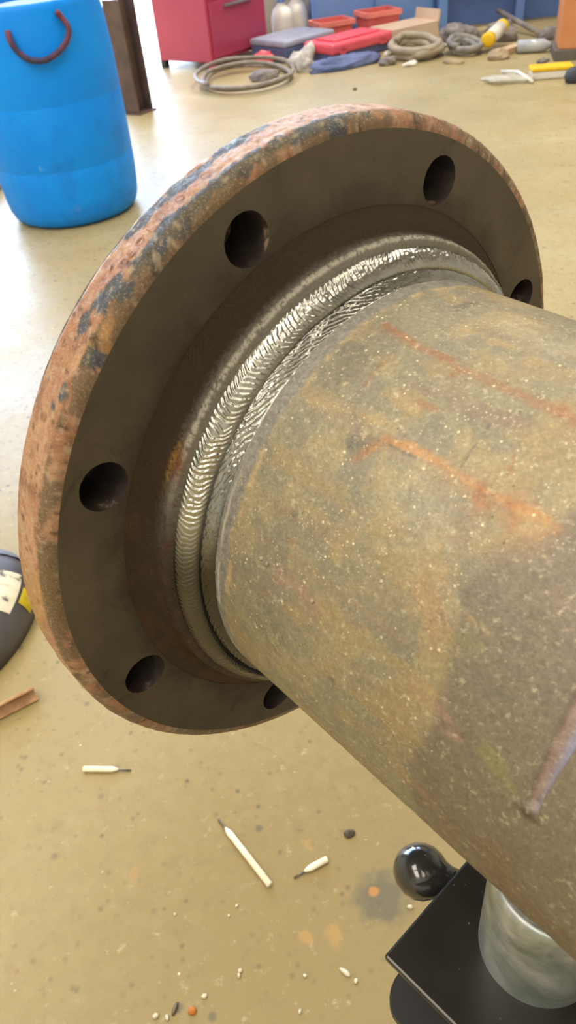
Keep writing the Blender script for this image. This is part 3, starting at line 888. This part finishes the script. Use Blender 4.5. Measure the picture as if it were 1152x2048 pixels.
M_crumb = simple('pale_slag', lin(222, 212, 190), lin(180, 168, 140), 0.6, scale=200)
M_orange = simple('orange_crumb', lin(196, 120, 52), lin(160, 92, 36), 0.7, scale=200)
M_dark = simple('dark_crumb', lin(84, 78, 66), lin(58, 52, 44), 0.8, scale=200)
CR = [(-0.1143, 0.3707, .0032, 'upper pale crumb of a close pair on the floor below the longest rod stub'),
      (-0.1162, 0.3655, .0030, 'lower pale crumb of a close pair on the floor below the longest rod stub'),
      (-0.1563, 0.3476, .0036, 'round pale slag crumb just right of the orange rust pebble'),
      (-0.1991, 0.3297, .0034, 'pale slag crumb between the grey metal sliver and the larger pale crumb'),
      (-0.2125, 0.3325, .0040, 'largest pale slag crumb left of the grey metal sliver'),
      (-0.1954, 0.4440, .0022, 'lone tiny pale crumb on the floor far left of the longest rod stub end'),
      (-0.1171, 0.4462, .0026, 'small pale crumb close left of the thick end of the longest rod stub'),
      (-0.1273, 0.4350, .0020, 'tiniest pale crumb left below the thick end of the longest rod stub'),
      (0.0198, 0.3462, .0036, 'small pale crumb beside the lower end of the long pale slag chip'),
      (-0.0387, 0.3578, .0030, 'pale crumb left of the long pale slag chip'),
      (-0.0475, 0.3213, .0032, 'pale crumb at the bottom edge left of the black bracket plate'),
      (0.0971, 0.4218, .0040, 'pale crumb on the dark floor stain close under the black knob')]
for i, (x, y, r, lab) in enumerate(CR):
    o = blob('slag_crumb', r, r * 0.75, r * 0.8, M_crumb, None, 0.25, 1.5, 1, i, loc=(x, y, 0), rot=(0, 0, i * 1.7))
    tag(o, lab, 'crumb', 'slag crumbs on the floor')
o = blob('slag_chip', 0.0072, 0.0030, 0.003, M_crumb, None, 0.2, 1.2, 2, 31, loc=(0.0083, 0.3569, 0), rot=(0, 0, -0.7))
tag(o, 'long pale slag chip on the floor left of the black stand plate', 'crumb')
o = blob('slag_chip', 0.0075, 0.0026, 0.003, M_core, None, 0.2, 1.2, 2, 32, loc=(-0.1905, 0.3370, 0), rot=(0, 0, 1.2))
tag(o, 'grey metal sliver on the floor at the bottom edge of the picture', 'crumb')
o = blob('slag_chip', 0.0050, 0.0042, 0.004, M_orange, None, 0.2, 1.4, 2, 33, loc=(-0.1705, 0.3341, 0))
tag(o, 'orange rust pebble on the floor at the bottom of the picture', 'pebble')
o = blob('slag_chip', 0.0085, 0.0060, 0.005, M_dark, None, 0.25, 1.6, 2, 34, loc=(0.036, 0.524, 0))
tag(o, 'dark grey lump on the floor close below the pipe', 'lump')

# rusty bar at the left edge
M_bar = simple('rusty_bar', lin(196, 158, 116), lin(150, 112, 74), 0.7, 0.0, 30, 0.3, 200)
bar = bmesh.new()
add_box(bar, -0.30, 0.0, -0.0115, 0.0115, 0.0, 0.005, 0.001)
add_box(bar, -0.30, 0.0, 0.0065, 0.0115, 0.0, 0.023, 0.001)
for v in bar.verts:
    v.co = Matrix.Rotation(math.radians(42), 4, 'X') @ v.co
zm = min(v.co.z for v in bar.verts)
for v in bar.verts: v.co.z -= zm
o = bm_obj('angle_iron', bar, M_bar, loc=(-0.436, 0.812, 0), rot=(0, 0, math.atan2(0.03, 0.055)))
tag(o, 'short rusty angle iron offcut lying on the floor at the left edge', 'steel offcut')

# dark welding hood on the floor at the left edge
hood = empty('welding_hood', (-0.585, 0.985, 0.0), 0.10, 'dark grey welding hood with stickers lying on the floor at the left edge', 'welding hood')
M_hood = simple('hood_shell', lin(86, 84, 88), lin(62, 58, 62), 0.45, 0.0, 14)
M_hoodt = simple('hood_top', lin(112, 118, 132), lin(96, 100, 112), 0.45)
nu, nv = 30, 34
def hood_surface(uu, vv, lift=0.0):
    """uu, vv in -1..1 -> points on a rounded hood, crown at +v, chin at -v"""
    end = np.sqrt(np.clip(1 - np.abs(vv) ** 3.2, 0, 1))
    hf = (0.118 + lift) * (1 - 0.30 * sstep(0.2, -1, vv)) * end
    x = hf * np.sin(uu * math.pi / 2)
    zz = (0.088 + lift) * np.clip(np.cos(uu * math.pi / 2), 0, 1) ** 0.7 * (0.35 + 0.65 * end) + 0.002
    return np.stack([x, (0.155 + lift) * vv, zz], -1)
def uvg(u0, u1, v0, v1, a, b):
    return (np.linspace(u0, u1, a)[:, None] + np.zeros((1, b)), np.linspace(v0, v1, b)[None, :] + np.zeros((a, 1)))
shell = grid_mesh('hood_shell', hood_surface(*uvg(-1, 1, -1, 1, nu, nv)), M_hood, hood, flip=True)
sm = shell.modifiers.new('thick', 'SOLIDIFY'); sm.thickness = 0.004; sm.offset = 1
def patch(name, u0, u1, v0, v1, mat, lift=0.0015):
    return grid_mesh(name, hood_surface(*uvg(u0, u1, v0, v1, 10, 10), lift), mat, hood, flip=True)
n = N('pale_sticker')
c = n.ramp(n.noise(38, 3, 0.5), [(0.36, lin(60, 66, 58)), (0.44, lin(206, 198, 172)), (0.68, lin(222, 212, 190))])
c = n.mix(n.ramp(n.noise(26, 2), [(0.64, 0.0), (0.67, 1.0)]), c, lin(206, 96, 62))
M_st = n.set(c, 0.5)
M_yel = simple('yellow_sticker', lin(208, 186, 22), lin(180, 156, 20), 0.5, scale=40)
tag(patch('sticker', 0.25, 0.66, -0.30, 0.30, M_st), 'pale printed sticker')
tag(patch('sticker', 0.70, 0.92, -0.12, 0.12, M_yel), 'yellow sticker')
patch('crown_band', -0.80, 0.80, 0.62, 0.92, M_hoodt, 0.003)

# ------------------------------------------------------------------ blue plastic barrel
BR = empty('plastic_barrel', (-0.712, 3.255, 0), 0.0, 'blue plastic barrel with a dark red rope handle at the left', 'barrel')
n = N('blue_plastic')
c = n.ramp(n.noise(4, 4), [(0.3, (0.0, 0.24, 0.92)), (0.7, (0.0, 0.30, 1.0))])
c = n.mix(n.math('MULTIPLY', n.ramp(n.noise(7, 6, 0.7, dist=0.6), [(0.56, 0.0), (0.72, 1.0)]), 0.40), c, lin(16, 92, 180))
c = n.mix(n.math('MULTIPLY', n.ramp(n.noise(11, 6, 0.75), [(0.64, 0.0), (0.72, 1.0)]), 0.5), c, lin(150, 176, 206))
c = n.mix(n.math('MULTIPLY', n.ramp(n.noise(3.2, 4, 0.6, dist=0.5), [(0.52, 0.0), (0.66, 1.0)]), 0.35), c, (0.01, 0.13, 0.62))
c = n.mix(n.math('MULTIPLY', n.ramp(n.noise(16, 6, 0.8), [(0.66, 0.0), (0.71, 1.0)]), 0.45), c, lin(170, 190, 214))
M_blue = n.set(c, 0.5, Specular_IOR_Level=0.3)
prof = [(0.0, 0.0), (0.205, 0.0), (0.226, 0.006), (0.242, 0.020), (0.252, 0.045), (0.258, 0.090), (0.262, 0.150), (0.2635, 0.200), (0.2622, 0.206), (0.2622, 0.212), (0.2638, 0.218),
        (0.265, 0.330), (0.2645, 0.412), (0.2632, 0.418), (0.2632, 0.424), (0.2643, 0.430), (0.263, 0.540), (0.258, 0.630), (0.252, 0.700), (0.250, 0.716), (0.246, 0.720), (0.243, 0.716), (0.246, 0.640), (0.250, 0.5)]
lathe('barrel_shell', prof, M_blue, BR, 72, caps=False)
M_black = simple('black_rubbish', lin(64, 70, 84), lin(44, 48, 58), 0.6, scale=12)
lathe('barrel_contents', [(0.0, 0.700), (0.10, 0.704), (0.20, 0.690), (0.246, 0.672)], M_black, BR, 40, caps=False)
hpts = []
for ang, z in ((-0.262, 0.655), (-0.245, 0.630), (-0.20, 0.598), (-0.10, 0.572), (0.03, 0.565), (0.17, 0.578), (0.30, 0.605), (0.36, 0.640), (0.335, 0.672), (0.29, 0.690)):
    a = -math.pi / 2 + 0.22 + ang * 1.15
    rr = 0.266 if z > 0.65 else 0.281
    hpts.append((rr * math.cos(a), rr * math.sin(a), z))
M_rope = simple('rope_red_brown', lin(140, 60, 66), lin(56, 52, 84), 0.7, scale=9, bump=0.4, bscale=200)
tube('rope_handle', spline(hpts, 6), 0.0095, M_rope, BR, 10)

# wood block behind the barrel
wb = box('wood_block', -0.16, 0.16, -0.045, 0.045, 0, 0.09, simple('rough_timber', lin(176, 150, 108), lin(140, 112, 76), 0.8, scale=14), None, 0.004)
wb.location = (-1.21, 3.55, 0); wb.rotation_euler = (0, 0, 1.0)
tag(wb, 'pale timber block on the floor left of the blue barrel', 'timber')

# ------------------------------------------------------------------ steel beam stub
BM = empty('steel_beam', (-0.590, 4.835, 0), 0.0, 'short brown steel I-beam standing upright behind the blue barrel', 'steel beam')
M_beam = simple('brown_beam', lin(112, 90, 80), lin(84, 68, 64), 0.55, 0.2, 10, 0.2, 80)
Rb = Matrix.Rotation(math.radians(-38), 4, 'Z')
bm = bmesh.new()
hh = 0.535
add_box(bm, -0.060, 0.060, -0.060, -0.049, 0.008, hh, 0.002, 1, Rb)
add_box(bm, -0.060, 0.060, 0.049, 0.060, 0.008, hh, 0.002, 1, Rb)
add_box(bm, -0.004, 0.004, -0.049, 0.049, 0.008, hh, 0, 1, Rb)
bm_obj('beam_section', bm, M_beam, BM)
box('base_plate', -0.075, 0.075, -0.070, 0.070, 0, 0.008, M_beam, BM, 0.001, 1, Rb)

# ------------------------------------------------------------------ red steel cabinet
CB = empty('red_cabinet', (-0.175, 5.755, 0), math.radians(50), 'red steel tool cabinet on short feet beside the open bay', 'cabinet')
M_red = simple('red_enamel', lin(182, 68, 92), lin(170, 60, 86), 0.35, 0, 3)
M_redl = simple('red_enamel_door', lin(176, 66, 98), lin(166, 60, 92), 0.35, 0, 3)
cw, cd, ch_ = 0.60, 0.46, 1.05
# local: front corner at origin, X along the right-hand face, Y along the left-hand face
box('cabinet_body', 0.0, cw, 0.0, cd, 0.045, ch_, M_red, CB, 0.004)
for i in range(3):
    z0 = 0.065 + i * 0.325
    dr = box('cabinet_drawer', 0.025, cw - 0.025, -0.012, 0.0, z0, z0 + 0.305, M_redl, CB, 0.004)
    box('drawer_handle', 0.16, cw - 0.16, -0.030, -0.012, z0 + 0.265, z0 + 0.280, M_trim, dr, 0.003)
for x in (0.02, cw - 0.02):
    for y in (0.02, cd - 0.02):
        box('cabinet_foot', x - 0.02, x + 0.02, y - 0.02, y + 0.02, 0, 0.046, M_red if (x < 0.1 and y < 0.1) else M_blk2, CB, 0.003)

# ------------------------------------------------------------------ cable coil
M_cab = simple('grey_cable', lin(150, 140, 128), lin(120, 112, 104), 0.6, scale=20)
def coil(name, cx, cy, loops, r, mat, label, cat, wob=0.04, seed=0, tilt=0.0):
    R_ = random.Random(seed)
    pts = []
    for k in range(int(loops * 16) + 1):
        a = 2 * math.pi * k / 16
        rx, ry, rz_ = r
        f = 1 + R_.uniform(-wob, wob) - 0.10 * math.sin(k / 16 * 2.1)
        lift = 0.012 + 0.018 * (k / 16) + (0.02 * max(0, math.sin(a)) * tilt)
        pts.append((cx + rx * f * math.cos(a + 0.3), cy + ry * f * math.sin(a + 0.3), lift))
    o = tube(name, spline(pts, 3), rz_, mat, None, 8)
    return tag(o, label, cat)
coil('welding_cable', 0.035, 5.30, 2.6, (0.27, 0.34, 0.012), M_cab, 'grey welding cable coiled on the floor in front of the red cabinet', 'cable', 0.05, 2, 1)

M_hose = simple('tan_hose', lin(176, 164, 144), lin(148, 136, 120), 0.7, scale=10)
M_hose2 = simple('grey_hose', lin(150, 146, 140), lin(112, 110, 112), 0.7, scale=10)
coil('air_hose', 1.11, 5.54, 3.4, (0.135, 0.19, 0.022), M_hose, 'tan air hose coiled on the floor in front of the cardboard box', 'hose', 0.07, 5, 1)
coil('air_hose', 1.40, 5.47, 2.6, (0.085, 0.13, 0.018), M_hose2, 'grey hose coil lying right of the tan hose coil', 'hose', 0.08, 8, 1)

# ------------------------------------------------------------------ cases and crates
gc = empty('tool_case', (0.345, 6.01, 0), 0.68, 'flat case with a pale grey lid on the floor right of the red cabinet', 'case')
M_gl = simple('case_grey', lin(164, 170, 192), lin(148, 154, 178), 0.5, scale=5)
M_gd = simple('case_dark', lin(92, 106, 148), lin(78, 92, 132), 0.5, scale=5)
box('case_body', -0.21, 0.24, -0.19, 0.15, 0, 0.085, M_gd, gc, 0.010)
box('case_lid', -0.215, 0.245, -0.195, 0.155, 0.085, 0.125, M_gl, gc, 0.014)
box('case_handle', -0.07, 0.07, -0.225, -0.190, 0.050, 0.070, M_gd, gc, 0.008)

rc_ = empty('tool_case', (0.715, 5.80, 0), 0.62, 'low case with a bright red lid lying on dark floor clutter', 'case')
M_rl = simple('case_red', lin(232, 98, 112), lin(220, 86, 102), 0.4, scale=5)
M_rd = simple('case_red_base', lin(96, 106, 152), lin(80, 90, 134), 0.5, scale=5)
box('case_body', -0.25, 0.25, -0.13, 0.13, 0, 0.065, M_rd, rc_, 0.010)
bm = bmesh.new()
add_box(bm, -0.265, 0.255, -0.15, 0.14, 0.050, 0.110, 0.016)
add_box(bm, -0.20, 0.20, -0.09, 0.09, 0.108, 0.122, 0.008)
bm_obj('case_lid', bm, M_rl, rc_)
box('case_latch', -0.20, -0.15, -0.150, -0.138, 0.045, 0.085, M_rl, rc_, 0.004)
box('case_latch', 0.15, 0.20, -0.150, -0.138, 0.045, 0.085, M_rl, rc_, 0.004)

def crate(x, y, rz, w, d, h, mat, label):
    e = empty('parts_bin', (x, y, 0), rz, label, 'bin', 'red bins')
    bm = bmesh.new()
    t = 0.008
    V = []
    for z, k in ((0, 0.86), (h, 1.0)):
        for sx, sy in ((-1, -1), (1, -1), (1, 1), (-1, 1)):
            V.append(bm.verts.new((sx * w / 2 * k, sy * d / 2 * k, z)))
    for sx, sy in ((-1, -1), (1, -1), (1, 1), (-1, 1)): V.append(bm.verts.new((sx * (w / 2 - t), sy * (d / 2 - t), h)))
    for sx, sy in ((-1, -1), (1, -1), (1, 1), (-1, 1)): V.append(bm.verts.new((sx * (w / 2 * .86 - t), sy * (d / 2 * .86 - t), t)))
    for a, b in ((0, 4), (4, 8), (8, 12)):
        for k in range(4):
            k2 = (k + 1) % 4
            bm.faces.new((V[a + k], V[a + k2], V[b + k2], V[b + k]))
    bm.faces.new(V[0:4][::-1]); bm.faces.new(V[12:16])
    bm_obj('bin_body', bm, mat, e)
    bm = bmesh.new()
    for a in (-1, 1):
        add_box(bm, -w / 2 - 0.012, w / 2 + 0.012, a * d / 2 - 0.008 + a * 0.006, a * d / 2 + 0.008 + a * 0.006, h - 0.03, h + 0.002, 0.003)
        add_box(bm, a * w / 2 - 0.008 + a * 0.006, a * w / 2 + 0.008 + a * 0.006, -d / 2, d / 2, h - 0.03, h + 0.002, 0.003)
    bm_obj('bin_rim', bm, M_rl2, e)
M_rb = simple('bin_red', lin(232, 116, 112), lin(218, 104, 102), 0.45, scale=4)
M_rl2 = simple('bin_red_rim', lin(240, 140, 128), rough=0.45)
crate(0.665, 6.30, 0.30, 0.24, 0.20, 0.14, M_rb, 'open red parts bin behind the flat grey case')
crate(0.985, 6.29, 0.30, 0.24, 0.20, 0.17, M_rb, 'taller red parts bin behind the red-lidded case')

# cardboard box lying on its side, one flap up
cb = empty('cardboard_box', (1.13, 6.06, 0), 0.50, 'pale cardboard box with one flap up in front of the blue bench panel', 'box')
M_card = simple('cardboard', lin(216, 192, 170), lin(202, 176, 154), 0.8, scale=6)
bm = bmesh.new()
add_box(bm, -0.20, 0.20, -0.12, 0.12, 0, 0.105, 0.003)
bm_obj('box_body', bm, M_card, cb)
box('box_flap', 0.185, 0.20, -0.12, 0.12, 0.0, 0.10, M_card, cb, 0.001, 1, Matrix.Translation((0.0, 0, 0.105)) @ Matrix.Rotation(0.2, 4, 'Y') @ Matrix.Translation((0.0, 0, 0.0)))
box('box_flap', -0.215, -0.20, -0.12, 0.12, 0.02, 0.10, M_card, cb, 0.001, 1, Matrix.Rotation(-0.5, 4, 'Y'))

# clutter between cable coil and red case
M_cloth = simple('pale_rag', lin(222, 216, 206), lin(176, 172, 176), 0.85, scale=14)
M_navy = simple('navy_cloth', lin(104, 116, 160), lin(80, 92, 136), 0.8, scale=10)
M_grey = simple('grey_cloth', lin(146, 138, 132), lin(108, 104, 108), 0.85, scale=12)
M_tan = simple('tan_cloth', lin(182, 162, 132), lin(150, 132, 108), 0.85, scale=12)
def rag(name, x, y, rx, ry, rz_, mat, label, cat, seed, rot=0.0, amp=0.25, fr=2.2):
    o = blob(name, rx, ry, rz_, mat, None, amp, fr, 4, seed, loc=(x, y, 0), rot=(0, 0, rot))
    r2 = np.random.RandomState(seed + 100); K = r2.randn(4, 3) * 9.0      # sharp folds
    for v in o.data.vertices:
        q = np.array((v.co.x / rx, v.co.y / ry, v.co.z / rz_))
        f = sum(1 - abs(math.sin(K[i] @ q * 0.5 + i)) for i in range(4)) / 4
        s_ = 0.80 + 0.34 * f
        v.co.x *= s_; v.co.y *= s_; v.co.z *= s_
    return tag(o, label, cat)
rag('navy_bag', 0.66, 5.42, 0.22, 0.075, 0.045, M_navy, 'dark blue limp bag on the floor in front of the red-lidded case', 'bag', 3, 0.4)
rag('white_rag', 0.405, 5.62, 0.075, 0.055, 0.075, M_cloth, 'white rag heap on the floor right of the cable coil', 'rag', 4, 0.3, 0.35, 2.8)
rag('white_rag', 0.395, 5.44, 0.055, 0.045, 0.065, M_cloth, 'smaller white and grey rag heap before the dark blue bag', 'rag', 9, 1.1, 0.35, 2.8)
rag('red_rag', 0.16, 5.76, 0.065, 0.06, 0.055, M_rl, 'small red rag on the floor behind the cable coil', 'rag', 6, 0.2, 0.2, 2)
rag('grey_rag', 0.155, 5.32, 0.085, 0.05, 0.035, M_grey, 'grey rag lying inside the right half of the cable coil', 'rag', 7, 0.3, 0.25, 2)
rag('grey_scrap', 0.90, 5.36, 0.06, 0.04, 0.03, M_grey, 'small grey scrap right of the dark blue bag', 'scrap', 12, 0.2)
rag('grey_cloth', 1.45, 5.78, 0.13, 0.09, 0.075, M_grey, 'grey cloth heap on the floor behind the grey hose coil', 'cloth', 14, 0.4, 0.28, 2.6)
rag('grey_cloth', 1.70, 5.74, 0.10, 0.09, 0.07, M_grey, 'grey cloth heap right behind the white and yellow tube', 'cloth', 18, 0.2, 0.30, 2.6)
rag('tan_cloth', 1.53, 5.19, 0.06, 0.05, 0.045, M_tan, 'small tan cloth heap on the floor before the wood offcut', 'cloth', 21, 0.3, 0.28, 2.4)
rag('grey_cloth', 1.94, 5.51, 0.08, 0.06, 0.05, M_grey, 'low grey cloth heap behind the pale plastic bottle', 'cloth', 24, 0.1, 0.28, 2.6)
# boards on the heap
o = box('flat_board', -0.17, 0.17, -0.05, 0.05, 0, 0.025, M_tan, None, 0.002); o.location = (1.57, 6.05, 0.0); o.rotation_euler = (0, 0, 0.30)
tag(o, 'flat pale board on the floor right of the cardboard box', 'board')
o = box('wood_offcut', -0.09, 0.09, -0.03, 0.03, 0, 0.035, simple('pale_wood', lin(214, 186, 150), lin(190, 160, 122), 0.7, scale=14), None, 0.004); o.location = (1.645, 5.33, 0.0); o.rotation_euler = (0, 0, 0.75)
tag(o, 'short pale wood offcut lying before the grey cloth heaps', 'wood')

# tubes of white and yellow
M_wh = simple('white_plastic', lin(236, 232, 224), lin(222, 218, 208), 0.45)
M_ye = simple('yellow_plastic', lin(244, 206, 40), lin(232, 184, 30), 0.45)
te = empty('sealant_tube', (1.590, 5.50, 0.085), 0, 'white tube with yellow ends lying raised on the clutter', 'tube')
te.rotation_euler = Vector((0.55, 0.80, 0.12)).to_track_quat('X', 'Z').to_euler()
tube('tube_body', [(-0.10, 0, 0), (0.09, 0, 0)], 0.040, M_wh, te, 20)
tube('tube_cap', [(-0.14, 0, 0), (-0.135, 0, 0), (-0.10, 0, 0)], [0.030, 0.041, 0.041], M_ye, te, 20)
tube('tube_cap', [(0.09, 0, 0), (0.135, 0, 0), (0.14, 0, 0)], [0.041, 0.041, 0.032], M_ye, te, 20)

ye = empty('parts_tray', (1.645, 4.60, 0), math.atan2(-0.16, 0.17) + 0.62, 'white tray with a bright yellow lid on the floor near the orange box', 'tray')
box('tray_base', -0.105, 0.105, -0.045, 0.045, 0, 0.038, M_wh, ye, 0.008)
box('tray_lid', -0.110, 0.110, -0.050, 0.050, 0.038, 0.060, M_ye, ye, 0.008)

# clear plastic wrap on the floor
n = N('clear_wrap')
M_wrap = n.set(lin(228, 224, 210), 0.25, 0.0, Alpha=0.45)
rag('plastic_wrap', 1.41, 4.62, 0.13, 0.09, 0.022, M_wrap, 'crumpled clear plastic wrap on the floor left of the yellow-lidded tray', 'plastic wrap', 27, -0.5, 0.4, 3.0)
o = tube('white_strip', [(1.44, 4.80, 0.012), (1.48, 4.64, 0.036), (1.52, 4.50, 0.009)], 0.009, M_wh, None, 6)
tag(o, 'thin white plastic strip lying over the clear plastic wrap', 'strip')

# clear bottle
be = empty('plastic_bottle', (1.775, 5.26, 0.036), -0.25, 'pale empty plastic bottle lying in front of the bench', 'bottle')
M_bot = simple('bottle_plastic', lin(186, 192, 196), lin(160, 166, 174), 0.2, scale=10)
tube('bottle_body', [(-0.11, 0, 0), (-0.105, 0, 0), (0.04, 0, 0), (0.075, 0, 0), (0.10, 0, 0)], [0.028, 0.036, 0.036, 0.018, 0.014], M_bot, be, 18)
tube('bottle_cap', [(0.098, 0, 0), (0.118, 0, 0)], 0.0165, M_wh, be, 16)
o = blob('black_cup', 0.05, 0.05, 0.05, M_black, None, 0.08, 1, 2, 40, loc=(1.715, 4.44, 0))
tag(o, 'black lump on the floor at the right edge below the yellow-lidded tray', 'lump')
o = tube('steel_bar', [(1.80, 6.20, 0.10), (1.95, 5.64, 0.016)], 0.016, M_grey, None, 10)
tag(o, 'grey round bar leaning down from the bench to the floor', 'bar')

# orange box on a dark pallet at the right edge
ob = empty('orange_box', (1.985, 5.06, 0), -0.25, 'tall orange-brown box on a dark base at the right edge', 'box')
M_ob = simple('orange_card', lin(214, 148, 100), lin(202, 134, 88), 0.7, scale=4)
box('box_base', -0.17, 0.20, -0.14, 0.16, 0, 0.055, simple('dark_base', lin(116, 110, 100), lin(92, 88, 82), 0.7), ob, 0.004)
box('box_body', -0.15, 0.18, -0.12, 0.14, 0.055, 0.60, M_ob, ob, 0.004)
box('box_flap', -0.15, 0.18, 0.0, 0.14, 0.60, 0.606, M_ob, ob)

# blue bench along the back wall
bn = empty('work_bench', (0, 0, 0), 0, 'long blue steel work bench along the back wall', 'bench')
M_bb = simple('bench_blue', lin(116, 156, 218), lin(104, 144, 208), 0.45, 0, 3)
M_bd = simple('bench_dark_blue', lin(98, 126, 190), lin(86, 112, 174), 0.5, 0, 3)
M_top = simple('bench_top', lin(120, 116, 112), lin(98, 94, 90), 0.5, 0.3, 6)
box('bench_cupboard', 0.55, 1.42, 6.46, 6.74, 0.0, 0.82, M_bb, bn, 0.004)
box('bench_back_panel', 1.42, 3.4, 6.42, 6.46, 0.0, 0.82, M_bd, bn)
for x in (1.44, 1.98, 2.60, 3.36):
    box('bench_leg', x - 0.03, x + 0.03, 6.28, 6.34, 0, 0.82, M_bd if x > 1.9 else M_bb, bn, 0.003)
box('bench_shelf', 1.45, 3.4, 6.26, 6.42, 0.28, 0.30, M_bd, bn)
box('bench_top', 0.50, 3.45, 6.24, 6.745, 0.82, 0.86, M_top, bn, 0.004)
for i in range(2):
    d_ = box('cupboard_door', 0.57 + i * 0.425, 0.57 + i * 0.425 + 0.41, 6.448, 6.46, 0.04, 0.80, M_bb, bn, 0.003)
    box('door_handle', 0.90 + i * 0.155, 0.92 + i * 0.155, 6.425, 6.448, 0.42, 0.56, M_trim, d_, 0.003)
# two white jugs against the wall beside the bench
for x, y, lab in ((0.33, 6.40, 'left one of two white plastic jugs by the bench end'), (0.45, 6.60, 'rear right one of two white plastic jugs by the bench end')):
    j = empty('plastic_jug', (x, y, 0), 0.2, lab, 'jug', 'white jugs')
    lathe('jug_body', [(0.0, 0), (0.07, 0), (0.078, 0.01), (0.078, 0.17), (0.06, 0.22), (0.025, 0.25), (0.025, 0.27)], M_wh, j, 24)
    lathe('jug_cap', [(0.029, 0.262), (0.029, 0.285), (0.0, 0.286)], M_bb, j, 18)
# loose scraps on and before the clutter pile
M_pap = simple('pale_paper', lin(232, 226, 214), lin(206, 198, 184), 0.8, scale=20)
for i, (x, y, sx_, sy_, rz_, mat, nm, lab) in enumerate((
        (1.02, 5.26, 0.045, 0.030, 0.4, M_pap, 'paper_scrap', 'crumpled pale paper scrap on the floor before the tan hose coil'),
        (1.26, 5.20, 0.060, 0.022, -0.5, M_tan, 'cardboard_scrap', 'small tan cardboard scrap before the gap between the two hose coils'),
        (1.30, 5.72, 0.060, 0.040, 0.9, M_pap, 'paper_scrap', 'pale paper scrap lying between the tan hose coil and grey cloth heap'),
        (0.95, 5.66, 0.030, 0.022, 0.2, M_wh, 'paper_scrap', 'small white scrap by the end of the red-lidded case'),
        (1.73, 4.98, 0.050, 0.025, 0.6, M_grey, 'cloth_scrap', 'small grey cloth scrap on the floor left of the orange box'))):
    rag(nm, x, y, sx_, sy_, 0.016, mat, lab, 'scrap', 60 + i, rz_, 0.3, 2.4)
tag(blob('floor_crumb', 0.012, 0.010, 0.008, M_dark, None, 0.2, 1.5, 2, 71, loc=(0.622, 4.794, 0)), 'single dark crumb on the bare floor beyond the top of the flange', 'crumb')
